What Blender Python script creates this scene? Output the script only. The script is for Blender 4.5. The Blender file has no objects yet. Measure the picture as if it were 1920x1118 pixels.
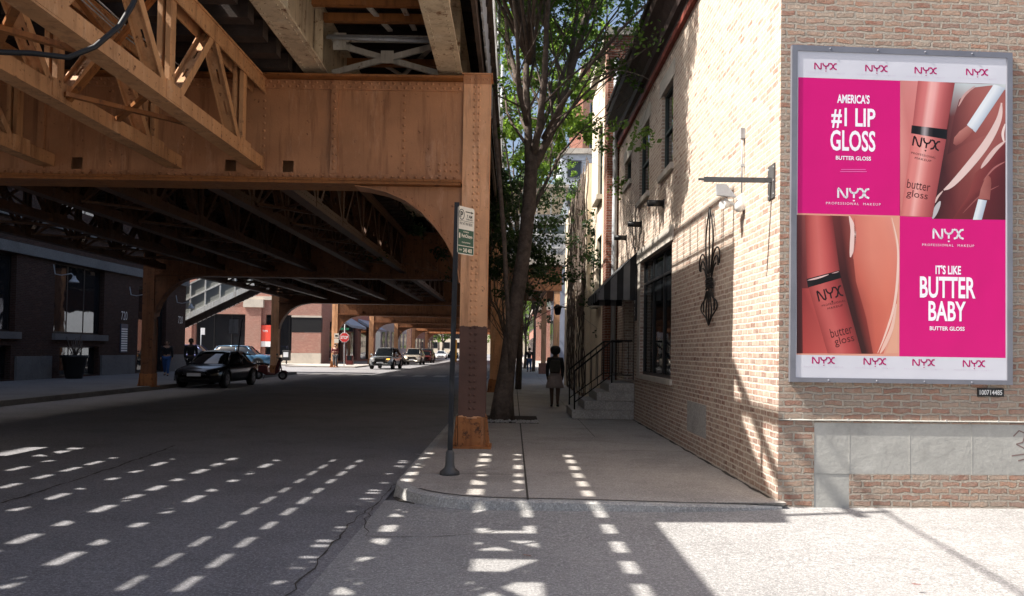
import bpy, bmesh, math, random
from mathutils import Vector, Matrix
R = math.radians
random.seed(7)
scene = bpy.context.scene
COL = scene.collection

# ------------------------------------------------------------------ camera
F_PX, PITCH, ROLL, EYE = 1500.0, R(1.5), R(0.9), 1.6
CX, CY = 962.617, 618.726
cam_d = bpy.data.cameras.new('camera'); cam = bpy.data.objects.new('camera', cam_d); COL.objects.link(cam)
cam_d.sensor_width = 36; cam_d.lens = F_PX/1920*36
cam_d.shift_x = -(CX-960)/1920; cam_d.shift_y = (CY-559)/1920
cam_d.clip_start = .05; cam_d.clip_end = 3000
cam.location = (0, 0, EYE)
FW = Vector((0, math.cos(PITCH), math.sin(PITCH)))
UP0 = Vector((0, -math.sin(PITCH), math.cos(PITCH)))
RT = Vector((1, 0, 0))*math.cos(ROLL) + UP0*math.sin(ROLL)
UPV = -Vector((1, 0, 0))*math.sin(ROLL) + UP0*math.cos(ROLL)
m = Matrix((RT, UPV, -FW)).transposed()
cam.rotation_euler = m.to_euler()
scene.camera = cam
def ray(u, v): return FW + RT*((u-CX)/F_PX) - UPV*((v-CY)/F_PX)
O = Vector((0, 0, EYE))
def atY(u, v, Y): d = ray(u, v); return O + d*(Y/d.y)
def atX(u, v, X): d = ray(u, v); return O + d*(X/d.x)
def atZ(u, v, Z=0.0): d = ray(u, v); return O + d*((Z-EYE)/d.z)

# ------------------------------------------------------------------ light
SUN = Vector((.78, .17, -1.0)).normalized()
sl = bpy.data.lights.new('sun', 'SUN'); so = bpy.data.objects.new('sun', sl); COL.objects.link(so)
sl.energy = 4.6; sl.angle = R(.5); sl.color = (1.0, .945, .87)
so.rotation_euler = SUN.to_track_quat('-Z', 'Y').to_euler(); so.location = (-30, -10, 40)
w = bpy.data.worlds.new('World'); scene.world = w; w.use_nodes = True
nt = w.node_tree; bg = nt.nodes['Background']
sky = nt.nodes.new('ShaderNodeTexSky'); sky.sky_type = 'NISHITA'; sky.sun_disc = False
sky.sun_elevation = math.asin(-SUN.z); sky.sun_rotation = math.atan2(-SUN.x, -SUN.y) % (2*math.pi)
sky.air_density = 1.0; sky.dust_density = 5.0; sky.ozone_density = .6
nt.links.new(sky.outputs[0], bg.inputs[0]); bg.inputs[1].default_value = .094
scene.view_settings.view_transform = 'Standard'; scene.view_settings.look = 'None'
scene.view_settings.exposure = 1.2; scene.view_settings.gamma = 1
scene.render.engine = 'CYCLES'
cy = scene.cycles
cy.use_denoising = True
try: cy.denoiser = 'OPENIMAGEDENOISE'
except Exception: pass
cy.max_bounces = 7; cy.diffuse_bounces = 4; cy.glossy_bounces = 3; cy.transparent_max_bounces = 12
cy.sample_clamp_indirect = 6; cy.caustics_reflective = False; cy.caustics_refractive = False

# ------------------------------------------------------------------ materials
MATS = {}
class NT:
    def __init__(s, name):
        s.m = bpy.data.materials.new(name); s.m.use_nodes = True; s.t = s.m.node_tree
        s.b = s.t.nodes['Principled BSDF']; MATS[name] = s.m
        s._pos = None
    def n(s, typ, **kw):
        o = s.t.nodes.new(typ)
        for k, v in kw.items(): setattr(o, k, v)
        return o
    def l(s, a, b): s.t.links.new(a, b)
    def val(s, inp, v):
        if isinstance(v, (int, float)): inp.default_value = v
        elif isinstance(v, tuple): inp.default_value = v if len(v) == 4 or len(inp.default_value) == 3 else (*v, 1)
        else: s.l(v, inp)
    def pos(s):
        if s._pos is None: s._pos = s.n('ShaderNodeNewGeometry').outputs['Position']
        return s._pos
    def uv(s): return s.n('ShaderNodeUVMap').outputs[0]
    def scl(s, vec, sx, sy, sz):
        o = s.n('ShaderNodeVectorMath', operation='MULTIPLY'); s.l(vec, o.inputs[0]); o.inputs[1].default_value = (sx, sy, sz); return o.outputs[0]
    def noise(s, scale, detail=4, rough=.6, vec=None):
        o = s.n('ShaderNodeTexNoise'); o.inputs['Scale'].default_value = scale; o.inputs['Detail'].default_value = detail
        o.inputs['Roughness'].default_value = rough; s.l(vec or s.pos(), o.inputs['Vector']); return o.outputs['Fac']
    def ramp(s, f, stops):
        o = s.n('ShaderNodeValToRGB'); e = o.color_ramp.elements
        while len(e) < len(stops): e.new(.5)
        for el, (p, c) in zip(e, stops):
            el.position = p; el.color = (c, c, c, 1) if isinstance(c, (int, float)) else (*c, 1)
        s.l(f, o.inputs[0]); return o.outputs[0]
    def mix(s, f, a, b, mode='MIX'):
        o = s.n('ShaderNodeMix', data_type='RGBA', blend_type=mode)
        s.val(o.inputs[0], f); s.val(o.inputs[6], a); s.val(o.inputs[7], b); return o.outputs[2]
    def math(s, op, a, b=0.0, clamp=False):
        o = s.n('ShaderNodeMath', operation=op, use_clamp=clamp); s.val(o.inputs[0], a); s.val(o.inputs[1], b); return o.outputs[0]
    def bump(s, h, dist=.01, strength=1.0):
        o = s.n('ShaderNodeBump'); o.inputs['Distance'].default_value = dist; o.inputs['Strength'].default_value = strength
        s.l(h, o.inputs['Height']); s.l(o.outputs[0], s.b.inputs['Normal'])
    def out(s, col, rough=.6, metal=0.0, spec=.5):
        s.val(s.b.inputs['Base Color'], col); s.val(s.b.inputs['Roughness'], rough); s.b.inputs['Metallic'].default_value = metal
        s.b.inputs['Specular IOR Level'].default_value = spec
        return s.m

def c4(c): return (*c, 1)
def mul(c, k): return tuple(min(1, x*k) for x in c)
def pmat(name, col, rough=.6, metal=0.0, var=.18, scale=2.5, bump=0.0, bscale=60, spec=.4):
    t = NT(name)
    f = t.noise(scale, 6, .65)
    c = t.ramp(f, [(.3, mul(col, 1-var)), (.7, mul(col, 1+var))])
    if bump: t.bump(t.noise(bscale, 4), bump)
    return t.out(c, rough, metal, spec)

def steel(name, col, rust=(.10, .035, .015), amount=.5, patch=None, low=None):
    t = NT(name)
    f = t.noise(1.3, 6, .6)
    c = t.ramp(f, [(.3, mul(col, .78)), (.7, mul(col, 1.15))])
    streak = t.noise(1.0, 5, .65, t.scl(t.pos(), 9, 9, .8))
    c = t.mix(t.ramp(streak, [(.50, 0), (.70, .7)]), c, c4((col[0]*.42, col[1]*.36, col[2]*.34)))
    c = t.mix(t.ramp(t.noise(.8, 7, .75, t.scl(t.pos(), 5, 5, 1.2)), [(.55, 0), (.70, .5)]), c, c4((col[0]*1.25+.06, col[1]*1.45+.06, col[2]*1.7+.06)))
    r = t.noise(7, 8, .72)
    c = t.mix(t.ramp(r, [(.66-.16*amount, 0), (.70-.10*amount, .9)]), c, c4(rust))
    if patch:                                     # a band of brown paint rolled over the lower column
        sp = t.n('ShaderNodeSeparateXYZ'); t.l(t.pos(), sp.inputs[0])
        z = t.math('ADD', sp.outputs[2], t.math('MULTIPLY', t.math('SUBTRACT', t.noise(7, 3), .5), .12))
        k = t.math('MULTIPLY', t.math('MULTIPLY', t.math('LESS_THAN', z, patch[1]), t.math('GREATER_THAN', z, patch[0])), t.math('LESS_THAN', sp.outputs[1], 14.0))
        brown = t.ramp(t.noise(2.2, 5), [(.3, mul(patch[2], .8)), (.7, mul(patch[2], 1.15))])
        c = t.mix(k, c, brown)
    t.bump(t.noise(35, 5), .003)
    return t.out(c, .55, 0, .35)

def brick(name, cols, mortar, low=None, smear=.0, bw=.205, bh=.0677, ms=.011, bumpd=.012, wob=.010, light=None):
    t = NT(name)
    uv = t.uv()
    nz = t.n('ShaderNodeTexNoise'); nz.inputs['Scale'].default_value = 9; nz.inputs['Detail'].default_value = 3; t.l(uv, nz.inputs['Vector'])
    sb = t.n('ShaderNodeVectorMath', operation='SUBTRACT'); t.l(nz.outputs['Color'], sb.inputs[0]); sb.inputs[1].default_value = (.5, .5, .5)
    sc = t.n('ShaderNodeVectorMath', operation='SCALE'); t.l(sb.outputs[0], sc.inputs[0]); sc.inputs['Scale'].default_value = wob*2.4
    ad = t.n('ShaderNodeVectorMath', operation='ADD'); t.l(uv, ad.inputs[0]); t.l(sc.outputs[0], ad.inputs[1])
    b = t.n('ShaderNodeTexBrick', offset=.5, offset_frequency=2)
    t.l(ad.outputs[0], b.inputs['Vector'])
    b.inputs['Color1'].default_value = (0, 0, 0, 1); b.inputs['Color2'].default_value = (1, 1, 1, 1); b.inputs['Mortar'].default_value = (.5, .5, .5, 1)
    b.inputs['Scale'].default_value = 1; b.inputs['Mortar Size'].default_value = ms; b.inputs['Mortar Smooth'].default_value = .35
    b.inputs['Bias'].default_value = 0; b.inputs['Brick Width'].default_value = bw; b.inputs['Row Height'].default_value = bh
    n = len(cols)
    c = t.ramp(b.outputs['Color'], [((i+.5)/n, k) for i, k in enumerate(cols)])
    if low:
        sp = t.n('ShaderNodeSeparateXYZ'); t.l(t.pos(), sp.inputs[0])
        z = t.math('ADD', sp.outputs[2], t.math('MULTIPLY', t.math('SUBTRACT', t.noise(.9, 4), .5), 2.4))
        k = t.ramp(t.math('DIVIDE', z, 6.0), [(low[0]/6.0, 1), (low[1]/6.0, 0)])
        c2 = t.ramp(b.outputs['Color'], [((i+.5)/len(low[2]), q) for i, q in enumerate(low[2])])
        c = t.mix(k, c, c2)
    # stains inside single bricks, old mortar smeared over the faces
    c = t.mix(t.ramp(t.noise(24, 6, .7, uv), [(.35, 0), (.75, .45)]), c, c4(mul(cols[0], .6)))
    if smear: c = t.mix(t.ramp(t.noise(5.5, 6, .72, uv), [(.5-.18*smear, smear), (.66, 0)]), c, c4(mortar))
    c = t.mix(t.ramp(t.noise(.55, 5, .6, uv), [(.35, .28), (.6, 0)]), c, c4(mul(mortar, .45)))
    mo = t.ramp(t.noise(30, 4, .6, uv), [(.3, mul(mortar, .78)), (.7, mul(mortar, 1.12))])
    c = t.mix(b.outputs['Fac'], c, mo)
    h = t.math('ADD', t.math('MULTIPLY', b.outputs['Fac'], -1.0), t.math('ADD', t.math('MULTIPLY', t.noise(40, 5, .7, uv), .7), t.math('MULTIPLY', t.noise(9, 3, .6, uv), .7)))
    t.bump(h, bumpd)
    return t.out(c, .88, 0, .2)

def ground(name, col, speck=.35, stain=.3, cracks=0.0, bumpd=.004, fine=170, rough=.85, gum=0, coarse=1.0):
    t = NT(name)
    c = t.ramp(t.noise(fine, 3, .7), [(.32, mul(col, 1-speck)), (.5, col), (.72, mul(col, 1+speck*1.5))])
    c = t.mix(t.ramp(t.noise(.45, 6, .62), [(.35, stain), (.62, 0)]), c, c4(mul(col, .55)))
    c = t.mix(t.ramp(t.noise(2.1, 6, .7), [(.55, 0), (.8, stain*.8)]), c, c4(mul(col, 1.35)))
    big = t.noise(.9, 8, .72)
    c = t.mix(t.ramp(big, [(.30, stain*1.3), (.50, 0)]), c, c4(mul(col, .45)))
    c = t.mix(t.ramp(t.noise(3.2, 7, .75), [(.56, 0), (.72, stain)]), c, c4(mul(col, 1.5)))
    c = t.mix(t.ramp(t.noise(14, 6, .8), [(.36, (.30+speck)*coarse), (.56, 0)]), c, c4(mul(col, .5)))
    c = t.mix(t.ramp(t.noise(42, 3, .8), [(.50, 0), (.66, (.35+speck)*coarse)]), c, c4(mul(col, 1.9)))
    c = t.mix(t.ramp(t.noise(55, 3, .8, t.scl(t.pos(), 1, 1.1, 1)), [(.36, (.35+speck)*coarse), (.48, 0)]), c, c4(mul(col, .35)))
    if gum:
        v = t.n('ShaderNodeTexVoronoi'); v.inputs['Scale'].default_value = 2.6; t.l(t.pos(), v.inputs['Vector'])
        c = t.mix(t.ramp(v.outputs['Distance'], [(.05, gum), (.075, 0)]), c, c4(mul(col, .4)))
    h = t.noise(fine*.6, 4, .7)
    if cracks:
        nz = t.n('ShaderNodeTexNoise'); nz.inputs['Scale'].default_value = 1.7; nz.inputs['Detail'].default_value = 6; t.l(t.pos(), nz.inputs['Vector'])
        mx = t.n('ShaderNodeMix', data_type='RGBA'); mx.inputs[0].default_value = .32; t.l(t.pos(), mx.inputs[6]); t.l(nz.outputs['Color'], mx.inputs[7])
        v = t.n('ShaderNodeTexVoronoi', feature='DISTANCE_TO_EDGE'); v.inputs['Scale'].default_value = .42; t.l(mx.outputs[2], v.inputs['Vector'])
        k = t.ramp(v.outputs['Distance'], [(.0, cracks), (.007, 0)])
        k = t.math('MULTIPLY', k, t.ramp(t.noise(.5, 2), [(.48, 0), (.56, 1)]))
        c = t.mix(k, c, c4(mul(col, .2)))
    t.bump(h, bumpd)
    return t.out(c, rough, 0, .25)

def glass(name, tint=(.015, .017, .02), clear=.0, rough=.03):
    t = NT(name)
    t.out(tint, rough, 0, .7)
    t.bump(t.noise(1.2, 2), .004)
    if clear:
        tr = t.n('ShaderNodeBsdfTransparent'); tr.inputs[0].default_value = (.62, .66, .66, 1)
        mx = t.n('ShaderNodeMixShader'); mx.inputs[0].default_value = clear
        t.l(t.b.outputs[0], mx.inputs[1]); t.l(tr.outputs[0], mx.inputs[2])
        t.l(mx.outputs[0], t.t.nodes['Material Output'].inputs[0])
    return t.m

ORANGE = (.45, .213, .10)
steel('orange_steel', ORANGE, amount=.25)
steel('truss_steel', (.55, .285, .13), amount=.35)
steel('grime_and_shade_steel', (.20, .082, .034), rust=(.03, .016, .01), amount=.6)  # dark copy of the orange paint: grime, with shade put into the colour
steel('dark_orange_steel', (.30, .115, .032), amount=.45)
steel('column_steel', (.72, .385, .20), amount=.2, patch=(.60, 1.96, (.115, .058, .042)))
steel('rusty_base', (.40, .155, .05), rust=(.05, .022, .014), amount=.75)
steel('soot_and_shade_steel', (.085, .037, .016), rust=(.02, .012, .01), amount=.6)  # darkest copy: soot, plus under-deck shade put into the colour
steel('cream_steel', (.62, .50, .34), rust=(.16, .06, .02), amount=.55)
steel('pale_steel', (.55, .50, .42), rust=(.16, .07, .03), amount=.4)
steel('white_steel', (.70, .70, .68), amount=.1)
steel('black_steel', (.018, .018, .02), rust=(.06, .03, .02), amount=.2)
steel('dark_grey_steel', (.085, .085, .085), amount=.3)
steel('grey_steel', (.22, .22, .22), amount=.15)
steel('galvanised', (.42, .44, .46), rust=(.3, .3, .3), amount=.2)
pmat('tie_wood', (.035, .023, .018), .9, var=.45, scale=5, bump=.006)
pmat('plank_wood', (.06, .038, .027), .9, var=.45, scale=3, bump=.004)
pmat('rail_steel', (.16, .10, .07), .5, .6)
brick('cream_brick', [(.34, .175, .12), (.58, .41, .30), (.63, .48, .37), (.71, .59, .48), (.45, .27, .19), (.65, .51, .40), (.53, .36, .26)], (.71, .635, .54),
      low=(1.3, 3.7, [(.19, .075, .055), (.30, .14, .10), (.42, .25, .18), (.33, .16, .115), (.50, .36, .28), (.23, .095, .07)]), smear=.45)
brick('front_brick', [(.42, .18, .12), (.54, .285, .19), (.58, .39, .28), (.33, .135, .095), (.62, .48, .37), (.49, .22, .15), (.47, .37, .29), (.58, .34, .235)], (.49, .43, .36),
      smear=.5, ms=.014, bumpd=.05, wob=.021)
brick('red_brick', [(.22, .07, .045), (.30, .10, .065), (.26, .085, .055), (.34, .14, .09)], (.36, .30, .25), ms=.009)
brick('pink_brick', [(.42, .16, .12), (.48, .20, .15), (.40, .15, .11), (.52, .25, .19)], (.46, .36, .30), ms=.009)
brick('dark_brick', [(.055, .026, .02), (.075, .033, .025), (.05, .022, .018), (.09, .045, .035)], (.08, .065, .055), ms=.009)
ground('asphalt', (.235, .231, .240), speck=.38, stain=.42, cracks=.0, bumpd=.006, fine=130)
ground('old_asphalt', (.335, .328, .320), speck=.30, stain=.26, cracks=.0, bumpd=.008, fine=110)
ground('concrete', (.40, .372, .342), speck=.10, stain=.42, cracks=.0, bumpd=.003, gum=.6)
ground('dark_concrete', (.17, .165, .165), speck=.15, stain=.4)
ground('kerb_concrete', (.43, .42, .40), speck=.18, stain=.5, bumpd=.006, fine=90)
ground('wall_concrete', (.42, .415, .385), speck=.05, stain=.42, bumpd=.005, fine=25, coarse=.12)
ground('stucco', (.74, .63, .49), speck=.05, stain=.16, bumpd=.004, fine=40, coarse=.2)
ground('limestone', (.58, .52, .44), speck=.08, stain=.25, bumpd=.004, fine=50, coarse=.3)
ground('dark_stone', (.15, .14, .14), speck=.1, stain=.3, bumpd=.004, fine=40)
pmat('road_paint', (.46, .45, .43), .8, var=.35, scale=14)
pmat('joint_dirt', (.055, .048, .04), .95, var=.3)
pmat('cornice_paint', (.045, .026, .022), .7, var=.35, scale=4, bump=.004)
pmat('cornice_red', (.20, .045, .03), .7, var=.35, scale=4)
pmat('stone_trim', (.50, .46, .40), .85, var=.18, bump=.004)
pmat('sill_brick', (.30, .14, .095), .85, var=.3, scale=12, bump=.006)
pmat('frame_grey', (.20, .205, .235), .45, .3, var=.12)
pmat('frame_black', (.012, .012, .013), .45, var=.2)
pmat('frame_green', (.045, .06, .055), .5, var=.2)
pmat('iron', (.012, .011, .011), .5, .2, var=.3)
pmat('white_paint', (.74, .74, .72), .5, var=.08)
pmat('grey_paint', (.34, .35, .36), .6, var=.12)
pmat('black_rubber', (.014, .014, .014), .85, var=.2)
pmat('interior', (.05, .042, .035), .9, var=.4, scale=1.2)
pmat('interior_pale', (.35, .30, .24), .9, var=.3)
glass('window_glass'); glass('shop_glass', (.03, .035, .04), .55)
glass('pale_glass', (.10, .12, .13), .0, .05)
NTx = None
def text_mesh(s, offset=0.0, space=1.0, cache={}):
    key = (s, offset, space)
    if key not in cache:
        cu = bpy.data.curves.new('lettering', 'FONT'); cu.body = s; cu.offset = offset; cu.space_character = space
        cu.resolution_u = 3; cu.fill_mode = 'FRONT'
        ob = bpy.data.objects.new('lettering', cu); COL.objects.link(ob)
        dg = bpy.context.evaluated_depsgraph_get(); me = bpy.data.meshes.new_from_object(ob.evaluated_get(dg))
        V = [(v.co.x, v.co.y) for v in me.vertices]; Fc = [tuple(p.vertices) for p in me.polygons]
        bpy.data.objects.remove(ob); bpy.data.curves.remove(cu); bpy.data.meshes.remove(me)
        x0 = min(v[0] for v in V); x1 = max(v[0] for v in V); y0 = min(v[1] for v in V); y1 = max(v[1] for v in V)
        cache[key] = ([((x-x0)/(x1-x0)-.5, (y-y0)/(y1-y0)-.5) for x, y in V], Fc)
    return cache[key]

# ------------------------------------------------------------------ mesh builder
class MB:
    def __init__(s): s.v = []; s.f = []; s.c = None; s.sm = []
    def add(s, V, Fc, smooth=False):
        k = len(s.v); s.v += [Vector(p) for p in V]; s.f += [tuple(i+k for i in f) for f in Fc]; s.sm += [smooth]*len(Fc)
    def box(s, x0, x1, y0, y1, z0, z1):
        if x0 > x1: x0, x1 = x1, x0
        if y0 > y1: y0, y1 = y1, y0
        if z0 > z1: z0, z1 = z1, z0
        s.add([(x0,y0,z0),(x1,y0,z0),(x1,y1,z0),(x0,y1,z0),(x0,y0,z1),(x1,y0,z1),(x1,y1,z1),(x0,y1,z1)],
              [(0,3,2,1),(4,5,6,7),(0,1,5,4),(1,2,6,5),(2,3,7,6),(3,0,4,7)]); return s
    def fbox(s, o, U, V, N, u0, u1, v0, v1, n0, n1):          # a box in a tilted frame
        P = lambda u, v, n: o + U*u + V*v + N*n
        s.add([P(u0,v0,n0),P(u1,v0,n0),P(u1,v1,n0),P(u0,v1,n0),P(u0,v0,n1),P(u1,v0,n1),P(u1,v1,n1),P(u0,v1,n1)],
              [(0,3,2,1),(4,5,6,7),(0,1,5,4),(1,2,6,5),(2,3,7,6),(3,0,4,7)]); return s
    def bar(s, a, b, w, h, up=(0,0,1)):                         # a bar of w x h section from a to b
        a, b = Vector(a), Vector(b); d = (b-a); L = d.length; d.normalize(); up = Vector(up)
        x = d.cross(up)
        if x.length < 1e-4: x = d.cross(Vector((1,0,0)))
        x.normalize(); y = x.cross(d)
        s.fbox(a, x, d, y, -w/2, w/2, 0, L, -h/2, h/2); return s
    def tube(s, pts, rad, n=8, cap=True, smooth=True):
        pts = [Vector(p) for p in pts]
        rads = rad if isinstance(rad, (list, tuple)) else [rad]*len(pts)
        V = []; Fc = []; prev = None
        for i, p in enumerate(pts):
            d = (pts[min(i+1, len(pts)-1)] - pts[max(i-1, 0)]).normalized()
            if prev is None:
                x = d.cross(Vector((0,0,1)));  x = d.cross(Vector((1,0,0))) if x.length < .05 else x
            else: x = prev - d*prev.dot(d)
            x.normalize(); prev = x; y = d.cross(x)
            for k in range(n):
                a = 2*math.pi*k/n; V.append(p + (x*math.cos(a)+y*math.sin(a))*rads[i])
        for i in range(len(pts)-1):
            for k in range(n): Fc.append((i*n+k, i*n+(k+1)%n, (i+1)*n+(k+1)%n, (i+1)*n+k))
        s.add(V, Fc, smooth)
        if cap:
            k = len(s.v)-len(V)
            s.f += [tuple(k+i for i in reversed(range(n))), tuple(k+len(V)-n+i for i in range(n))]; s.sm += [False]*2
        return s
    def cyl(s, x, y, z0, z1, r, r1=None, n=16): return s.tube([(x,y,z0),(x,y,z1)], [r, r if r1 is None else r1], n)
    def ext(s, poly, d):                                        # a polygon of 3D points extruded by d
        poly = [Vector(p) for p in poly]; d = Vector(d); n = len(poly)
        s.add(poly + [p+d for p in poly], [tuple(reversed(range(n))), tuple(range(n, 2*n))] + [(i,(i+1)%n,n+(i+1)%n,n+i) for i in range(n)]); return s
    def quad(s, a, b, c, d): s.add([a,b,c,d], [(0,1,2,3)]); return s
    def lathe(s, c, prof, n=16, smooth=True):                   # profile of (r, z) about a vertical axis at c
        c = Vector(c); V = []; Fc = []
        for r, z in prof:
            for k in range(n): a = 2*math.pi*k/n; V.append(c+Vector((r*math.cos(a), r*math.sin(a), z)))
        for i in range(len(prof)-1):
            for k in range(n): Fc.append((i*n+k, i*n+(k+1)%n, (i+1)*n+(k+1)%n, (i+1)*n+k))
        Fc += [tuple(reversed(range(n))), tuple(range((len(prof)-1)*n, len(prof)*n))]
        s.add(V, Fc, smooth); return s
    def rivet(s, p, nrm, r=.02, h=.012):
        p = Vector(p); nrm = Vector(nrm).normalized(); x = nrm.orthogonal().normalized(); y = nrm.cross(x); V = []
        for rr, hh in ((r, 0), (r*.75, h*.75)):
            for k in range(6): a = math.pi*k/3; V.append(p + (x*math.cos(a)+y*math.sin(a))*rr + nrm*hh)
        V.append(p+nrm*h)
        s.add(V, [(k,(k+1)%6,6+(k+1)%6,6+k) for k in range(6)] + [(6+k,6+(k+1)%6,12) for k in range(6)], True); return s
    def text(s, t, o, U, V, w, h, offset=0.0, space=1.0):       # lettering of size w x h centred at o
        P, Fc = text_mesh(t, offset, space)
        s.add([o+U*(x*w)+V*(y*h) for x, y in P], Fc); return s
    def wall(s, o, U, V, N, u0, u1, v0, v1, holes, th=.25):     # a wall with rectangular openings and their reveals
        us = sorted({u0, u1, *[h[0] for h in holes], *[h[1] for h in holes]}); vs = sorted({v0, v1, *[h[2] for h in holes], *[h[3] for h in holes]})
        P = lambda u, v, n=0: o+U*u+V*v+N*n
        for a, b in zip(us, us[1:]):
            for c, d in zip(vs, vs[1:]):
                if any(h[0] <= a and b <= h[1] and h[2] <= c and d <= h[3] for h in holes): continue
                s.quad(P(a,c), P(b,c), P(b,d), P(a,d))
        for a, b, c, d in [h[:4] for h in holes]:
            s.quad(P(a,c), P(a,c,-th), P(b,c,-th), P(b,c)); s.quad(P(b,c), P(b,c,-th), P(b,d,-th), P(b,d))
            s.quad(P(b,d), P(b,d,-th), P(a,d,-th), P(a,d)); s.quad(P(a,d), P(a,d,-th), P(a,c,-th), P(a,c))
        return s
    def build(s, name, mat, parent=None, loc=None, smooth=None, bevel=0):
        off = Vector((0,0,0))
        if loc is not None: off = Vector(loc)
        elif parent is not None: off = ORG.get(parent.name, Vector((0,0,0)))
        me = bpy.data.meshes.new(name)
        me.from_pydata([tuple(p-off) for p in s.v], [], s.f)
        if s.c: s.colors(me)
        me.polygons.foreach_set('use_smooth', s.sm if smooth is None else [smooth]*len(s.f))
        me.update()
        uv = me.uv_layers.new(name='UVMap').data; VV = s.v
        for p in me.polygons:
            n = p.normal; ax = max(range(3), key=lambda i: abs(n[i]))
            for li in p.loop_indices:
                c = VV[me.loops[li].vertex_index]
                if ax == 2: q = (c.x, c.y)
                else:
                    h = Vector((-n.y, n.x, 0)); h = h.normalized() if h.length > 1e-5 else Vector((1,0,0))
                    q = (c.x*h.x + c.y*h.y, c.z)
                uv[li].uv = q
        me.materials.append(MATS[mat] if isinstance(mat, str) else mat)
        o = bpy.data.objects.new(name, me); COL.objects.link(o)
        ORG[o.name] = off
        if parent is not None: o.parent = parent
        elif loc is not None: o.location = loc
        if bevel:
            bm = bmesh.new(); bm.from_mesh(me); bmesh.ops.remove_doubles(bm, verts=bm.verts, dist=1e-5)
            bmesh.ops.bevel(bm, geom=[e for e in bm.edges if len(e.link_faces) == 2 and e.calc_face_angle(0) > .5], offset=bevel, segments=1, affect='EDGES', profile=.5)
            bm.to_mesh(me); bm.free()
        return o
ORG = {}
def tag(o, label, cat, group=None, kind=None):
    if label: o['label'] = label
    if cat: o['category'] = cat
    if group: o['group'] = group
    if kind: o['kind'] = kind
    return o
def thing(name, label, cat, loc=(0,0,0), group=None, rotz=0.0, local=False):
    o = bpy.data.objects.new(name, None); COL.objects.link(o); o.location = loc; o.rotation_euler = (0,0,rotz)
    o.empty_display_size = .1
    ORG[o.name] = Vector((0,0,0)) if local else Vector(loc)
    return tag(o, label, cat, group)
def dup(o, loc=None, label=None, group=None, rotz=None, parent=None, name=None):
    kids = [c for c in bpy.data.objects if c.parent == o]
    c = o.copy(); COL.objects.link(c)
    if parent is not None: c.parent = parent
    if loc is not None: c.location = loc
    if rotz is not None: c.rotation_euler = (0,0,rotz)
    if label: c['label'] = label
    if group: c['group'] = group
    for k in kids: dup(k, parent=c)
    return c
def struct(mb, name, mat): o = mb.build(name, mat); o['kind'] = 'structure'; return o
X_, Y_, Z_ = Vector((1,0,0)), Vector((0,1,0)), Vector((0,0,1))
pmat('canvas_black', (.02, .02, .022), .9, var=.3); pmat('graffiti_paint', (.20, .14, .13), .9); pmat('tower_pale', (.50, .55, .62), .8); pmat('canvas_white', (.16, .16, .165), .9, var=.15)
pmat('sign_cream', (.72, .68, .58), .5, var=.05); pmat('sign_red', (.55, .03, .03), .5, var=.08); pmat('banner_red', (.75, .08, .05), .6, var=.08)
pmat('sign_white', (.78, .78, .78), .5, var=.05); pmat('yellow_paint', (.75, .55, .06), .6, var=.1); pmat('navy_board', (.05, .06, .10), .5)
pmat('car_black', (.008, .008, .01), .18, .0, var=.05, spec=.7); pmat('car_blue', (.05, .13, .22), .2, .35, var=.05, spec=.7); pmat('car_violet', (.06, .07, .19), .2, .35, var=.05, spec=.7)
pmat('car_silver', (.30, .32, .33), .22, .5, var=.05, spec=.6); pmat('car_beige', (.42, .37, .31), .22, .4, var=.05, spec=.6); pmat('car_white', (.72, .72, .71), .25, .0, var=.04, spec=.6)
pmat('car_grey', (.05, .05, .055), .25, .3, var=.05, spec=.6); pmat('car_maroon', (.10, .02, .02), .25, .3, var=.05, spec=.6)
glass('car_glass', (.006, .008, .010), 0, .04); pmat('chrome', (.6, .6, .6), .15, 1.0, var=.05); pmat('lamp_glass', (.7, .7, .68), .1, var=.05, spec=.8)
pmat('lamp_amber', (.75, .28, .04), .25, var=.05); pmat('lamp_red', (.35, .02, .02), .25, var=.05); pmat('plate_white', (.62, .64, .66), .5, var=.1)
pmat('skin_dark', (.075, .04, .026), .6, var=.1); pmat('skin_mid', (.30, .17, .11), .6, var=.1); pmat('skin_pale', (.46, .29, .21), .6, var=.1)
pmat('hair_black', (.010, .009, .009), .7, var=.4, scale=30, bump=.01, bscale=80); pmat('hair_brown', (.06, .035, .02), .7, var=.4, scale=30)
pmat('cloth_black', (.014, .014, .016), .9, var=.3, scale=12); pmat('cloth_taupe', (.27, .21, .185), .9, var=.2, scale=10); pmat('cloth_denim', (.05, .09, .17), .9, var=.25, scale=14)
pmat('cloth_blue', (.03, .08, .22), .9, var=.2); pmat('cloth_grey', (.10, .10, .105), .9, var=.2); pmat('cloth_maroon', (.12, .025, .025), .9, var=.2); pmat('cloth_olive', (.045, .04, .032), .9, var=.25, scale=12)
pmat('bark', (.115, .088, .072), .95, var=.45, scale=9, bump=.02, bscale=22); pmat('soil', (.05, .038, .028), .95, var=.5, scale=20, bump=.02); pmat('pebbles', (.40, .38, .36), .9, var=.4, scale=25)
def leafmat(name, c1, c2, tr):
    t = NT(name)
    t.out(t.ramp(t.noise(2.2, 4, .7), [(.3, c1), (.7, c2)]), .55, 0, .35)
    tl = t.n('ShaderNodeBsdfTranslucent'); tl.inputs[0].default_value = (*tr, 1)
    mx = t.n('ShaderNodeMixShader'); mx.inputs[0].default_value = .5
    t.l(t.b.outputs[0], mx.inputs[1]); t.l(tl.outputs[0], mx.inputs[2]); t.l(mx.outputs[0], t.t.nodes['Material Output'].inputs[0])
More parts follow.
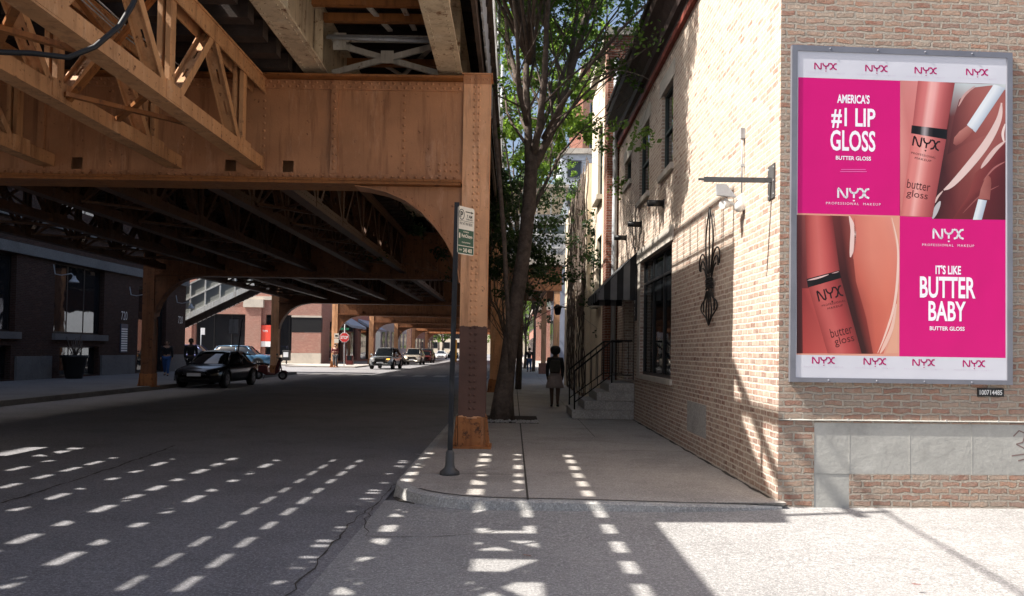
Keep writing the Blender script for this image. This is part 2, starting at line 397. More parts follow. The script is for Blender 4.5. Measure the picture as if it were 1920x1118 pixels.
leafmat('leaf', (.022, .05, .014), (.065, .115, .026), (.15, .26, .035)); leafmat('leaf_bright', (.05, .10, .02), (.12, .19, .035), (.26, .42, .05)); leafmat('leaf_dark', (.012, .026, .012), (.028, .05, .02), (.03, .06, .015))
glass('stair_glass', (.30, .31, .29), 0, .15); pmat('awning_grey', (.36, .42, .50), .8, var=.1); pmat('house_grey', (.30, .32, .40), .8, var=.1); pmat('sign_green', (.02, .16, .08), .5)
t = NT('lamp_amber_lit'); t.out((.7, .3, .05, 1), .3); t.b.inputs['Emission Color'].default_value = (1, .4, .06, 1); t.b.inputs['Emission Strength'].default_value = 3
# ================================================================== elevated railway
BAY, Y1 = 16.3, 12.3
XR, XL = -.61, -13.0
ZS = .12
def make_bent():
    t = thing('steel_bent', 'nearest orange riveted bent with brown painted column at the sidewalk corner', 'railway bent', (XR, Y1, ZS), 'steel bents of the elevated railway')
    cw, cd = .205, .19
    for xc, first in ((XR, True), (XL, False)):
        b = MB()
        b.box(xc-cw, xc+cw, Y1-cd, Y1-cd+.022, ZS, 5.80)                                  # front cover plate
        b.box(xc-cw, xc+cw, Y1+cd-.022, Y1+cd, ZS, 5.80)
        for s in (-1, 1): b.box(xc+s*(cw-.02), xc+s*(cw-.042), Y1-cd+.022, Y1+cd-.022, ZS, 5.80)
        for s in (-1, 1):
            for zz in [ .72+.102*i for i in range(49)]:
                b.rivet((xc+s*.034, Y1-cd, zz), (0,-1,0), .023, .02)
                if first: b.rivet((xc+cw-.02, Y1-.12, zz), (1,0,0), .017, .013)
                b.rivet((xc-cw+.02, Y1-.12, zz), (-1,0,0), .017, .013)
        col = b.build('column', 'column_steel', t)
        c = MB(); c.box(xc-cw-.03, xc+cw+.03, Y1-cd-.03, Y1+cd+.03, 5.80, 5.825)
        c.box(xc-cw-.006, xc+cw+.006, Y1-cd-.008, Y1-cd, 5.66, 5.79)
        for i in range(6): c.rivet((xc-cw+.04+i*.066, Y1-cd-.008, 5.73), (0,-1,0), .015, .012)
        c.build('cap_plate', 'orange_steel', col)
        g = MB()                                                                           # flared foot: plate, gussets, angle cleats
        g.box(xc-.30, xc+.30, Y1-.28, Y1+.28, ZS, ZS+.03)
        for s in (-1, 1):
            g.ext([(xc+s*.21, Y1-.20, ZS+.03), (xc+s*.285, Y1-.20, ZS+.03), (xc+s*.235, Y1-.20, .60), (xc+s*.21, Y1-.20, .60)], (0, .02, 0))
            g.box(xc+s*.212, xc+s*.228, Y1-.24, Y1-.20, ZS+.03, .58)
            g.box(xc+s*.207, xc+s*.222, Y1-.20, Y1+.20, ZS+.03, .60)
            for i in range(4): g.rivet((xc+s*.12, Y1-.212, .2+.1*i), (0,-1,0), .02, .016)
            for i in range(4): g.rivet((xc+s*.235, Y1-.20, .2+.1*i), (0,-1,0), .016, .014)
        g.box(xc-.20, xc-.08, Y1-.212, Y1-.191, ZS+.03, .59); g.box(xc+.08, xc+.20, Y1-.212, Y1-.191, ZS+.03, .59)
        g.box(xc-.08, xc+.08, Y1-.202, Y1-.191, ZS+.03, .57)
        for s in (-1, 1): g.tube([(xc+s*.26, Y1-.25, ZS+.02), (xc+s*.26, Y1-.25, ZS+.10)], .016, 6)
        g.build('foot', 'rusty_base', col)
    xa, xb = XL+cw+.005, XR-cw-.005
    yf, yb = Y1-.15, Y1+.15
    b = MB()
    hs = [(x-.085, x+.085, 4.275, 4.45) for x in (-3.48, -4.36, -6.71, -8.9, -10.9)]
    b.wall(Vector((0, yf, 0)), X_, Z_, -Y_, xa, xb, 4.165, 5.70, hs, .03)
    b.wall(Vector((0, yb, 0)), -X_, Z_, Y_, -xb, -xa, 4.165, 5.70, [], .03)
    b.box(xa, xb, yf-.025, yf, 5.55, 5.69); b.box(xa, xb, yf-.025, yf, 4.175, 4.28 if 0 else 4.262)
    b.box(-2.83, -2.73, yf-.045, yf-.001, 4.262, 5.55)
    b.box(-7.3, -7.2, yf-.045, yf-.001, 4.262, 5.55); b.box(-10.3, -10.2, yf-.045, yf-.001, 4.262, 5.55)
    for x in [xa+.05+.118*i for i in range(int((xb-xa)/.118))]:
        b.rivet((x, yf-.025, 5.655), (0,-1,0), .025, .021); b.rivet((x+.059, yf-.025, 5.59), (0,-1,0), .025, .021)
        b.rivet((x, yf-.025, 4.218), (0,-1,0), .025, .021)
    for xs, y in ((-2.78, yf-.045), (-1.72, yf), (-3.86, yf), (-5.1, yf), (-6.2, yf), (-8.3, yf), (-9.4, yf), (-11.4, yf)):
        for i in range(11): b.rivet((xs, y, 4.33+.115*i), (0,-1,0), .025, .021)
    for i in range(4):
        for k in range(2): b.rivet((-.90-.09*i, yf, 4.33+.10*k), (0,-1,0), .025, .021)
    for i in range(4):
        for k in range(3): b.rivet((-6.1+.1*i, yf, 4.62+.12*k), (0,-1,0), .016, .012)
    web = b.build('girder_web', 'orange_steel', t)
    f = MB(); f.box(xa, xb, yf-.20, yb+.20, 5.70, 5.735); f.build('top_flange', 'dark_orange_steel', t)
    f = MB(); f.box(xa, xb, yf-.16, yb+.16, 4.13, 4.165)
    for x in [xa+.1+.13*i for i in range(int((xb-xa-.2)/.13))]:
        f.rivet((x, yf-.16, 4.147), (0,-1,0), .012, .01)
    f.box(xa+.02, xb-.02, yf-.14, yb+.14, 4.085, 4.129); f.build('bottom_flange', 'dark_orange_steel', t)
    for s, xc in ((1, xb), (-1, xa)):                                                      # arched knee braces
        pts = [(0, 2.62), (.015, 2.75), (.055, 2.9), (.125, 3.07), (.235, 3.27), (.375, 3.46), (.59, 3.69), (.86, 3.88), (1.15, 4.0), (1.43, 4.06), (1.62, 4.082)]
        k = MB()
        P = [(xc-s*u, yf+.01, z) for u, z in pts] + [(xc, yf+.01, 4.082)]
        k.ext(P if s > 0 else P[::-1], (0, .025, 0))
        P2 = [(x, yb-.035, z) for x, y, z in P]; k.ext(P2 if s > 0 else P2[::-1], (0, .025, 0))
        for (u0, z0), (u1, z1) in zip(pts, pts[1:]):
            L = math.hypot(u1-u0, z1-z0); nu, nz = (z1-z0)/L, -(u1-u0)/L
            A = Vector((xc-s*u0, yf-.06, z0)); B = Vector((xc-s*u1, yf-.06, z1)); off = Vector((-s*nu, 0, nz))*.018
            q = [A, B, B+off, A+off]; k.ext(q if s > 0 else q[::-1], (0, .44, 0))
        dense = []
        for (u0, z0), (u1, z1) in zip(pts, pts[1:]): dense += [(u0+(u1-u0)*j/3, z0+(z1-z0)*j/3) for j in range(3)]
        for (u0, z0), (u1, z1) in zip(dense, dense[1:]):
            L = math.hypot(u1-u0, z1-z0) or 1; nu, nz = (z1-z0)/L, -(u1-u0)/L
            k.rivet((xc-s*(u0-nu*.05), yf+.01, z0-nz*.05), (0,-1,0), .016, .012)
        k.build('knee_brace', 'orange_steel', t)
    return t
bent = make_bent()
BENT_LABELS = ['second orange bent, its right column standing behind the street tree', 'third orange bent, its left column rising behind the parked scooter',
               'fourth orange bent, with the man by the stop sign at its left column', 'fifth orange bent, spanning the street just beyond the two approaching cars',
               'sixth orange bent, spanning the street over the row of parked dark cars', 'seventh orange bent, farthest but one, framing the sunlit end of the street', 'farthest orange bent, standing in sun with tree green behind its arches']
LEAN = [0, 1.0, 1.028, 1.052, 1.06, 1.06, 1.06, 1.06]          # the far bents span a slightly wider street
for k in range(1, 8):
    o = dup(bent, (XR, Y1+BAY*k, ZS), BENT_LABELS[k-1]); o.scale = (LEAN[k], 1, 1)
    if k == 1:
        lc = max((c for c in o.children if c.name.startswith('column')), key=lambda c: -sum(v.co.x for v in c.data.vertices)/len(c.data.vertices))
        lc.material_slots[0].link = 'OBJECT'; lc.material_slots[0].material = MATS['grime_and_shade_steel']  # this column's shade is put into its colour by the darker steel
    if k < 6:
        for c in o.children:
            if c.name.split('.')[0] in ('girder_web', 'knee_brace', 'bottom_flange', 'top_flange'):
                c.material_slots[0].link = 'OBJECT'; c.material_slots[0].material = MATS['grime_and_shade_steel']  # dark under-deck look of the farther bents, shade put into the colour

# lattice trusses under the tracks
ZB0, ZB1, ZT0, ZT1 = 4.30, 4.49, 5.48, 5.72
def sooty(o, mat='soot_and_shade_steel'):                                 # soot and the shade of the covered spans, both put into the colour
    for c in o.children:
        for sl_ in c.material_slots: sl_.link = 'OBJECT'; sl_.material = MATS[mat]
def make_truss():
    X = -3.95; L0, L1 = Y1-BAY+.36, Y1-.16
    t = thing('lattice_truss', 'near orange lattice truss closest to the pale girders, its lower chord crossing the upper left', 'truss', (X, L0, ZB0), 'lattice trusses under the tracks')
    b = MB(); b.box(X-.11, X+.11, L0, L1, ZB0, ZB0+.02); b.box(X-.10, X-.08, L0, L1, ZB0+.02, ZB1); b.box(X+.08, X+.10, L0, L1, ZB0+.02, ZB1)
    for i in range(int((L1-L0)/.16)): b.rivet((X+.10, L0+.1+.16*i, ZB0+.10), (1,0,0), .013, .01)
    b.build('bottom_chord', 'truss_steel', t)
    b = MB(); b.box(X-.12, X+.12, L0, L1, ZT1-.025, ZT1); b.box(X+.08, X+.10, L0, L1, ZT0, ZT1-.025); b.box(X-.10, X-.08, L0, L1, ZT0, ZT1-.025)
    b.box(X-.16, X+.16, L0, L1, ZT0-.001, ZT0+.022) if 0 else None
    for i in range(int((L1-L0)/.16)):
        b.rivet((X+.10, L0+.1+.16*i, ZT0+.06), (1,0,0), .016, .013); b.rivet((X+.10, L0+.18+.16*i, ZT1-.08), (1,0,0), .013, .01)
    b.build('top_chord', 'truss_steel', t)
    nodes = [11.3-2.4*i for i in range(7)]
    def split(a, c):                                            # two flats with a slot between, as the photo shows
        m = MB()
        for s in (-1, 1): m.bar(Vector(a)+X_*s*.045, Vector(c)+X_*s*.045, .062, .016, (0,1,0) )
        for s in (-1, 1): m.bar(Vector(a)+X_*s*.083, Vector(c)+X_*s*.083, .012, .10, (0,1,0))
        for q in (.22, .5, .78):
            p = Vector(a).lerp(Vector(c), q); d = (Vector(c)-Vector(a)).normalized()*.12
            m.bar(p-d, p+d, .10, .018, (0,1,0))
        return m
    for y in nodes:
        if not (L0+.3 < y < L1-.2): continue
        b = MB()
        for s in (-1, 1): b.box(X+s*.02, X+s*.076, y-.07, y+.07, ZB0+.03, ZT1-.03)
        for zz in [ZB1+.08+.14*i for i in range(6)]: b.rivet((X+.076, y-.05, zz), (1,0,0), .013, .01)
        b.build('post', 'truss_steel', t)
        for sg in (-1, 1):
            top = (X, y+sg*1.2, ZT0+.10); bot = (X, y+sg*.16, ZB0+.12)
            if not (L0+.1 < top[1] < L1+.1): continue
            split(bot, top).build('diagonal', 'truss_steel', t)
        g = MB(); g.box(X+.1005, X+.110, y-.2, y+.2, ZB0+.025, ZB1+.04)
        for i in range(4): g.rivet((X+.110, y-.16+.106*i, ZB0+.13), (1,0,0), .016, .013)
        g.build('gusset_plate', 'truss_steel', t)
    return t, L0
truss, TL0 = make_truss()
TX = [-3.95, -5.20, -7.14, -8.65, -10.4, -12.5]
nth = ['', 'second', 'third', 'fourth', 'fifth', 'sixth']
for i, x in enumerate(TX):
    if i: dup(truss, (x, TL0, ZB0), nth[i] + ' lattice truss from the pale girders, in the nearest span at upper left')
    for k, wd in ((1, 'second'), (2, 'third')):
        shaded_truss = dup(truss, (x, TL0+BAY*k, ZB0), '%s lattice truss from the sidewalk side, in the dark %s span' % (['first', *nth[1:]][i], wd)); sooty(shaded_truss)

# sway frames between each pair of trusses: crossed angles in the dark spans
for k in range(0, 3):
    for i, (xa, xb) in enumerate(((-3.95, -5.20), (-7.14, -8.65), (-10.4, -12.5))):
        t = thing('sway_bracing', '%s frame of crossed angles between the %s pair of trusses' % (['near', 'second span', 'third span'][k], ['right hand', 'middle', 'left hand'][i]), 'bracing', (xa, Y1+BAY*k-6, ZB0), 'bracing between the trusses')
        for j in range(5):
            y = Y1-2.2-2.4*j*1.0 + BAY*k
            b = MB(); b.bar((xa-.13, y, ZB0+.10), (xb+.13, y-1.2, ZB0+.10), .07, .05); b.bar((xb+.13, y, ZB0+.16), (xa-.13, y-1.2, ZB0+.16), .07, .05)
            b.build('lateral_brace', 'dark_orange_steel' if k == 0 else 'soot_and_shade_steel', t)  # bracing beyond the near span gets the steel with shade in its colour
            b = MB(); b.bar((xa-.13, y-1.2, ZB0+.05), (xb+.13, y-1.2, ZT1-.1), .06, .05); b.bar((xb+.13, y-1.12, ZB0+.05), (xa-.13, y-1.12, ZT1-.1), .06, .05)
            b.build('cross_brace', 'dark_orange_steel' if k == 0 else 'soot_and_shade_steel', t)

# track decks: ties carry planks with narrow slits; the slits print the rows of light on the street
SH = .78*6.08
slits = sorted([(.90,.13), (-.27,.17), (.21,.17), (-1.07,.17), (-2.16,.08), (-2.51,.14), (-3.31,.12), (-3.97,.13), (-4.75,.12), (-5.25,.08), (-5.62,.12), (-6.3,.12), (-6.9,.10), (-7.6,.12)])
TRK = [('A', -6.62, -3.38), ('B', -9.75, -6.64), ('C', -13.25, -9.77)]
names = {'A': 'nearest the sidewalk', 'B': 'in the middle of the street', 'C': 'beside the dark brick building'}
YS0, YS1, YE = -6.0, 10.5, 77.4
tie0 = None
for nm, x0, x1 in TRK:
    t = thing('track_deck', 'dark timber track deck %s, above the trusses' % names[nm], 'track', ((x0+x1)/2, 0, 5.77), 'timber track decks')
    i = 0; y = -1.04 - .605*8
    y += .3025
    while y < 12.0:
        if not (nm == 'C' and 10.3 < y < 11.4):
            b = MB(); e = .12*math.sin(i*2.3)
            wdt = .115 + (.03*math.sin(i*1.7) if nm != 'A' else 0)
            b.box(x0+.06, x1-.05, y-wdt, y+wdt, 5.77+.002*(i % 3), 6.0)
            b.build('tie', 'tie_wood', t)
        y += .605; i += 1
    cuts = [(c-SH-wd/2-.002, c-SH+wd/2+.002) for c, wd in slits if x0 < c-SH < x1]
    if nm == 'A':
        cuts = [c for c in cuts] + [(-1.78-SH, -1.37-SH)]
        cuts.sort()
    def planks(y0, y1, cc):
        m = MB(); a = x0
        for c0, c1 in cc + [(x1, x1)]:
            n = max(1, round((c0-a)/.22)); wdt = (c0-a)/n
            for q in range(n):
                m.box(a+q*wdt+(.003 if q else 0), a+(q+1)*wdt-(.003 if q < n-1 else 0), y0, y1, 6.055+.003*((q*5) % 3), 6.098)
            a = c1
        # close the hairlines between planks from above
        a = x0
        for c0, c1 in cc + [(x1, x1)]:
            m.box(a+.004, c0-.004, y0, y1, 6.0985, 6.103); a = c1
        return m
    if nm == 'A':
        near = [c for c in cuts if not (-.5 < (c[0]+c[1])/2+SH < .5)] + [(-.29-SH, .36-SH)]; near.sort()
        planks(YS0, 6.1, near).build('plank', 'plank_wood', t); planks(6.1, YS1, cuts).build('plank', 'plank_wood', t)
        g = MB(); y = YS0
        while y < YS1: g.box(-1.80-SH, -1.35-SH, y, y+.095, 6.02, 6.05); y += .172
        g.box(-1.45-SH, -1.40-SH, YS0, YS1, 6.055, 6.09); g.build('walkway_grating', 'grey_steel', t)
        g = MB(); y = -1.04-.605*6; k = 0
        while y < 6.0:
            a, c = (-.29-SH, .36-SH) if k % 2 else (.36-SH, -.29-SH)
            g.bar((a, y-.2, 5.72), (c, y+.75, 5.72), .085, .05); y += .605*1.5; k += 1
        g.build('lateral_angle', 'dark_orange_steel', t)
    elif nm == 'C':
        planks(YS0, 10.35, cuts).build('plank', 'plank_wood', t)
        planks(10.35, 11.35, [(-12.66, -11.15)]).build('plank', 'plank_wood', t)
    else: planks(YS0, YS1, cuts).build('plank', 'plank_wood', t)
    ye = 11.35 if nm == 'C' else YS1
    far = [(-5.05, -4.95)] if nm == 'A' else [(-8.5, -8.42)] if nm == 'B' else []
    planks(ye, 19.0, []).build('plank', 'plank_wood', t)
    planks(19.0, 25.0, far).build('plank', 'plank_wood', t)
    planks(25.0, YE, []).build('plank', 'plank_wood', t)
    planks(YE, 125, []).build('plank', 'plank_wood', t)
    g = MB(); y = 12.4
    while y < 60: g.box(x0+.06, x1-.05, y-.11, y+.11, 5.78, 6.0); y += .605
    o = g.build('tie', 'tie_wood', t); o['kind'] = 'stuff'
    c = (x0+x1)/2
    for s in (-1, 1):
        g = MB(); q = (-4.78 if nm == 'A' else -7.9 if nm == 'B' else -10.65) + s*(.62 if nm == 'A' else .66)
        g.box(q-.035, q+.035, YS0, 125, 6.27, 6.31); g.box(q-.01, q+.01, YS0, 125, 6.16, 6.27); g.box(q-.06, q+.06, YS0, 125, 6.126, 6.16)
        g.build('rail', 'rail_steel', t)

# pale plate girders carrying the platform
def make_girder():
    X, y0, y1 = -1.03, Y1-16.3+13.2-.06, Y1-.12
    y0 = 9.05
    t = thing('plate_girder', 'pale riveted plate girder overhead beside the corner column', 'girder', (X, y0, 5.83), 'pale plate girders under the platform')
    ye = Y1+BAY-.2
    b = MB(); b.box(X-.012, X+.012, y0, ye, 5.86, 6.72)
    b.box(X+.013, X+.03, y0, ye, 5.86, 5.98); b.box(X-.03, X-.013, y0, ye, 5.86, 5.98)
    y = y0+.2
    while y < Y1+6:
        for s in (-1, 1): b.rivet((X+s*.03, y, 5.93), (s,0,0), .015, .012)
        y += .13
    b.build('web', 'cream_steel', t)
    b = MB(); b.box(X-.185, X+.185, y0, ye, 5.826, 5.86)
    y = y0+.2
    while y < Y1+1:
        for s in (-1, 1): b.rivet((X+s*.12, y, 5.826), (0,0,-1), .015, .012)
        y += .13
    b.build('bottom_flange', 'cream_steel', t)
    b = MB(); b.box(X-.17, X+.17, y0, ye, 6.72, 6.75); b.build('top_flange', 'cream_steel', t)
    y = Y1-.35
    for y in (10.1, 11.95, 14.0, 16.5, 19, 21.5, 24, 26.5):
        for s in (-1, 1):
            b = MB(); b.box(X+s*.032, X+s*.16, y-.01, y+.01, 5.865, 6.715)
            for i in range(8): b.rivet((X+s*.10, y-.01, 5.95+.1*i), (0,-1,0), .013, .011)
            b.build('stiffener', 'cream_steel', t)
    return t
gird = make_girder()
dup(gird, (-3.1, 9.05, 5.83), 'pale riveted plate girder overhead with a rust line, next to the trusses')
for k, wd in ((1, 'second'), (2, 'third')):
    sooty(dup(gird, (-1.03, 9.05+BAY*k, 5.83), 'grimy, shade-darkened plate girder nearest the sidewalk in the dark %s span' % wd))
    sooty(dup(gird, (-3.1, 9.05+BAY*k, 5.83), 'grimy, shade-darkened plate girder nearest the trusses in the dark %s span' % wd))

t = thing('girder_bracing', 'pale crossed steel angles between the two overhead girders', 'bracing', (-2.06, 12.5, 5.85))
b = MB(); b.bar((-2.92, 12.5, 5.93), (-1.18, 12.5, 6.42), .05, .09); b.build('diagonal', 'pale_steel', t)
b = MB(); b.bar((-2.92, 12.56, 6.42), (-1.18, 12.56, 5.95), .05, .09); b.build('diagonal', 'pale_steel', t)
b = MB(); b.bar((-2.92, 12.46, 6.47), (-1.18, 12.46, 6.47), .06, .10); b.build('strut', 'pale_steel', t)
b = MB(); b.box(-2.15, -1.95, 12.44, 12.452, 6.08, 6.28); b.build('gusset_plate', 'pale_steel', t)
b = MB(); b.box(-2.90, -2.70, 12.44, 12.455, 6.28, 6.55); b.build('gusset_plate', 'pale_steel', t)
t = thing('girder_lateral_bracing', 'pale slanting flat bars running overhead between the two pale girders', 'bracing', (-2.06, 11, 6.6))
for a, c in (((-2.62, 9.6, 6.60), (-2.0, 12.4, 6.58)), ((-1.9, 9.3, 6.62), (-1.62, 12.4, 6.60)), ((-1.35, 13.0, 6.62), (-2.9, 16.2, 6.62)), ((-2.9, 13.0, 6.64), (-1.35, 16.2, 6.64))):
    b = MB(); b.bar(a, c, .075, .03); b.build('lateral_brace', 'pale_steel', t)
for y, z in ((11.2, 6.50), (11.9, 6.56), (13.6, 6.5), (15.4, 6.5)):
    b = MB(); b.bar((-2.92, y, z), (-1.18, y, z), .10, .12); b.build('cross_strut', 'dark_orange_steel', t)
b = MB(); b.tube([(-2.95, 12.2, 6.38), (-1.15, 12.2, 6.34)], .028, 8); b.tube([(-2.95, 12.28, 6.44), (-1.15, 12.28, 6.42)], .02, 8)
tag(b.build('conduit', 'galvanised', loc=(-2.05, 12.2, 6.36)), 'two grey conduits strung between the pale girders', 'conduit')

# station platform over the right edge
pl = thing('station_platform', 'dark timber platform floor above the pale girders with a grey slatted edge', 'platform', (-2.2, 30, 6.8))
b = MB()
poly = [(-4.15, 6.3), (-2.8, 6.3), (-2.5, 7.5), (-1.75, 9.0), (-.4, 9.12), (-.4, 74), (-4.15, 74), (-4.15, 11.5), (-3.77, 11.5), (-3.77, 10.0), (-3.83, 10.0), (-3.83, 11.44), (-4.15, 11.44)]
b.ext([(x, y, 6.9) for x, y in poly], (0, 0, .06)); b.build('deck', 'plank_wood', pl)
b = MB(); y = 9.3
while y < 60: b.box(-3.9, -.45, y, y+.10, 6.755, 6.895); y += .62
o = b.build('joist', 'tie_wood', pl); o['kind'] = 'stuff'
b = MB(); b.box(-.62, -.56, 9.13, 74, 6.12, 6.75); b.build('fascia_board', 'plank_wood', pl)
b = MB()
for i in range(100): b.box(-.52+.002*(i % 3), -.49, 9.14+.155*i, 9.14+.155*i+.14, 6.30-.03*(i % 4 == 0), 6.89)
b.build('edge_slats', 'galvanised', pl)
rl = thing('platform_railing', 'pale steel railing along the sidewalk edge of the platform', 'railing', (-.42, 30, 6.96))
b = MB(); b.box(-.455, -.405, 9.15, 62, 7.60, 7.66); b.box(-.445, -.415, 9.15, 62, 7.08, 7.11); b.build('rail', 'white_steel', rl)
b = MB(); y = 9.17; i = 0
while y < 60:
    b.box(-.45, -.41, y-.02, y+.02, 6.96, 7.6)
    if i % 2: b.box(-.45, -.41, y+.07, y+.09, 6.96, 7.6)
    y += .48; i += 1
o = b.build('baluster', 'white_steel', rl); o['kind'] = 'stuff'
for i, y in enumerate((14.2, 19.5, 25.0, 31.0)):
    t = thing('platform_lamp_post', '%s slim pale post standing on the platform edge' % ['nearest', 'second', 'third', 'fourth'][i], 'lamp post', (-.48, y, 6.96), 'slim posts on the platform edge')
    b = MB(); b.tube([(-.48, y, 6.96), (-.48, y, 10.6)], .045, 8); b.build('pole', 'galvanised', t)
    b = MB(); b.tube([(-.48, y, 10.6), (-1.1, y, 10.75)], .03, 6); b.box(-1.6, -1.0, y-.09, y+.09, 10.68, 10.78); b.build('lamp_arm', 'galvanised', t)
# braced end frame of the platform (above the frame; its shadow is on the wall)
t = thing('end_frame', 'braced steel frame with a top cable at the end of the platform', 'frame', (-2.75, 7.5, 6.96))
b = MB()
for y, z1_ in ((8.62, 8.5), (7.48, 7.95), (6.6, 8.4)): b.bar((-2.75, y, 6.96), (-2.75, y, z1_), .075, .075, (0,1,0))
b.build('post', 'grey_steel', t)
b = MB(); b.bar((-2.75, 6.4, 7.93), (-2.75, 8.75, 7.97), .085, .085); b.build('rail', 'grey_steel', t)
b = MB(); b.bar((-2.75, 8.66, 8.45), (-2.75, 6.9, 7.32), .08, .08); b.bar((-2.79, 8.55, 7.93), (-2.79, 7.1, 7.1), .07, .07); b.build('diagonal', 'grey_steel', t)
b = MB(); b.tube([(-2.75, 6.9, 8.4), (-3.1, 4.0, 8.44), (-3.2, 0.5, 8.5), (-3.2, -5, 8.55)], .022, 6); b.build('cable', 'iron', t)

# loose cables under the trusses at upper left
P = [atY(u, v, Y) for u, v, Y in ((262, -25, 6.2), (248, 10, 6.1), (225, 48, 6.0), (178, 88, 5.9), (128, 108, 5.8), (60, 100, 5.7), (0, 98, 5.6), (-60, 90, 5.5))]
b = MB(); b.tube(P, [.021]*len(P), 8); tag(b.build('cable', 'iron', loc=P[3]), 'thick black cable drooping below the near truss at upper left', 'cable')
P = [atY(u, v, Y) for u, v, Y in ((0, 165, 6.8), (30, 240, 7.2), (45, 255, 7.4), (15, 300, 7.0), (-30, 330, 6.8))]
for i, (p0, p1, p2) in enumerate((((120, -30), (215, 55), (345, 150)), ((150, -30), (240, 52), (360, 140)), ((128, -35), (205, 40), (300, 108)))):
    Q = [atY(*p0, 8.0), atY(*p1, 9.5), atY(*p2, 11.4)]
    b = MB(); b.tube(Q, .009, 5); tag(b.build('wire', 'galvanised', loc=Q[0]), ['lowest of three thin wires crossing in front of the near truss', 'right one of three thin wires crossing the near truss', 'shortest of three thin wires crossing the near truss'][i], 'wire')
t = thing('insulator', 'small stack of pale insulator discs hanging by the near truss end', 'insulator', atY(440, 205, 11.7))
p = atY(440, 205, 11.7)
b = MB(); b.lathe(p, [(.012, .14)] + [(r, .13-.022*i) for i in range(12) for r in ((.05,) if i % 2 else (.025,))] + [(.012, -.15)], 10); b.build('disc_stack', 'white_paint', t)
b = MB(); b.tube([p+Z_*.14, p+Z_*.5], .01, 5); b.build('rod', 'iron', t)
# ================================================================== ground
ROAD_X0, KX = -12.8, -1.33
g = MB(); g.add([(-900,-300,-.03), (900,-300,-.03), (900,1500,-.03), (-900,1500,-.03)], [(0,1,2,3)]); struct(g, 'ground', 'dark_stone')
g = MB(); g.add([(-60,-20,0), (KX,-20,0), (KX,8.35,0), (KX,400,0), (-60,400,0)], [(0,1,2,3,4)]); struct(g, 'road', 'asphalt')
g = MB(); g.add([(-1.33,-20,.0), (60,-20,.0), (60,7.1,.06), (2.6,7.1,.035), (-1.33,7.5,.0)], [(0,1,2,3,4)])
g.add([(2.6,7.1,.035), (60,7.1,.06), (60,12,.07), (2.6,8.5,.07)], [(0,1,2,3)])
g.add([(-1.33,7.5,0), (2.6,7.1,.035), (2.6,8.5,.07), (-1.33,8.5,.0)], [(0,1,2,3)]); struct(g, 'alley_pavement', 'old_asphalt')
g = MB(); P = [atZ(u, v, .004) for u, v in ((560,1118), (600,1060), (640,1005), (680,955), (712,938), (745,940))]
# right sidewalk with a rounded kerb corner and a lip falling to the alley
def kerb_line(inset):
    pts = [Vector((KX+inset, 200, 0)), Vector((KX+inset, 12, 0))]
    c = Vector((-.05, 9.15, 0)); r = 1.28-inset
    for i in range(9):
        a = math.pi + (math.pi/2)*i/8
        pts.append(c + Vector((r*math.cos(a), r*math.sin(a)*.95, 0)))
    pts += [Vector((.8, 7.90+inset, 0)), Vector((1.6, 7.86+inset, 0)), Vector((2.3, 7.92+inset*.9, 0)), Vector((2.72, 8.02+inset*.3, 0))]
    return pts
outer, inner = kerb_line(0), kerb_line(.16)
def drop(i, n): return ZS if i < n-3 else [.115, .10, .085][i-(n-3)]
n = len(outer)
k = MB()
for i in range(n-1):
    a, b_, c, d = outer[i], outer[i+1], inner[i+1], inner[i]
    za, zb = drop(i, n), drop(i+1, n)
    lip = .035
    oa, ob = a + (d-a).normalized()*lip, b_ + (c-b_).normalized()*lip
    k.add([a-Z_*.05, b_-Z_*.05, ob+Z_*(zb-.018), oa+Z_*(za-.018)], [(0,1,2,3)])
    k.add([oa+Z_*(za-.018), ob+Z_*(zb-.018), ob+(c-ob)*.35+Z_*zb, oa+(d-oa)*.35+Z_*za], [(0,1,2,3)], True)
    k.add([oa+(d-oa)*.35+Z_*za, ob+(c-ob)*.35+Z_*zb, c+Z_*zb, d+Z_*za], [(0,1,2,3)])
struct(k, 'kerb', 'kerb_concrete')
s = MB(); top = [p+Z_*(drop(i, n)) for i, p in enumerate(inner)]
V = []; Fc = []
for i, p in enumerate(top):
    q = Vector((2.76, max(p.y, 8.05) if p.x < 2.5 else 8.1, ZS if i < n-2 else p.z)); V += [p+Z_*.001, q+Z_*.001]
for i in range(n-1): Fc.append((2*i, 2*i+2, 2*i+3, 2*i+1))
s.add(V, Fc); s.add([(2.76, 20, ZS), (6, 20, ZS), (6, 200, ZS), (2.76, 200, ZS)], [(0,1,2,3)])
struct(s, 'sidewalk', 'concrete')
j = MB()                                                         # joints and the crack that runs along the walk
def groove(a, c, wd=.012, z=ZS+.004):
    a = Vector((*a, z)); c = Vector((*c, z)); d = (c-a).normalized(); x = Vector((d.y, -d.x, 0))*wd/2
    j.add([a-x, a+x, c+x, c-x], [(0,1,2,3)])
groove((.17, 8.0), (.17, 60), .022); groove((-1.15, 9.6), (.17, 9.6)); groove((.17, 12.1), (2.7, 12.1), .010)
for y in (13.4, 15.4, 17.6, 20, 22.4, 25, 28, 31, 35, 40): groove((-1.15, y), (2.7, y), .010)
groove((1.45, 14), (1.45, 50), .010)
for i in range(40):
    y_ = 8.3+.31*i; groove((2.67+.01*math.sin(i*2.3), y_), (2.67+.012*math.sin(i*2.3+2.3), y_+.31), .035+.02*math.sin(i*1.7))
struct(j, 'sidewalk_joint', 'joint_dirt')
j = MB()
for i in range(5, n-1):
    a, c = inner[i]+Z_*(drop(i, n)+.004), inner[i+1]+Z_*(drop(i+1, n)+.004); d = (c-a).normalized(); x = Vector((d.y, -d.x, 0))*.016
    j.add([a-x, a+x, c+x, c-x], [(0,1,2,3)])
struct(j, 'kerb_joint', 'joint_dirt')
j = MB(); random.seed(3)
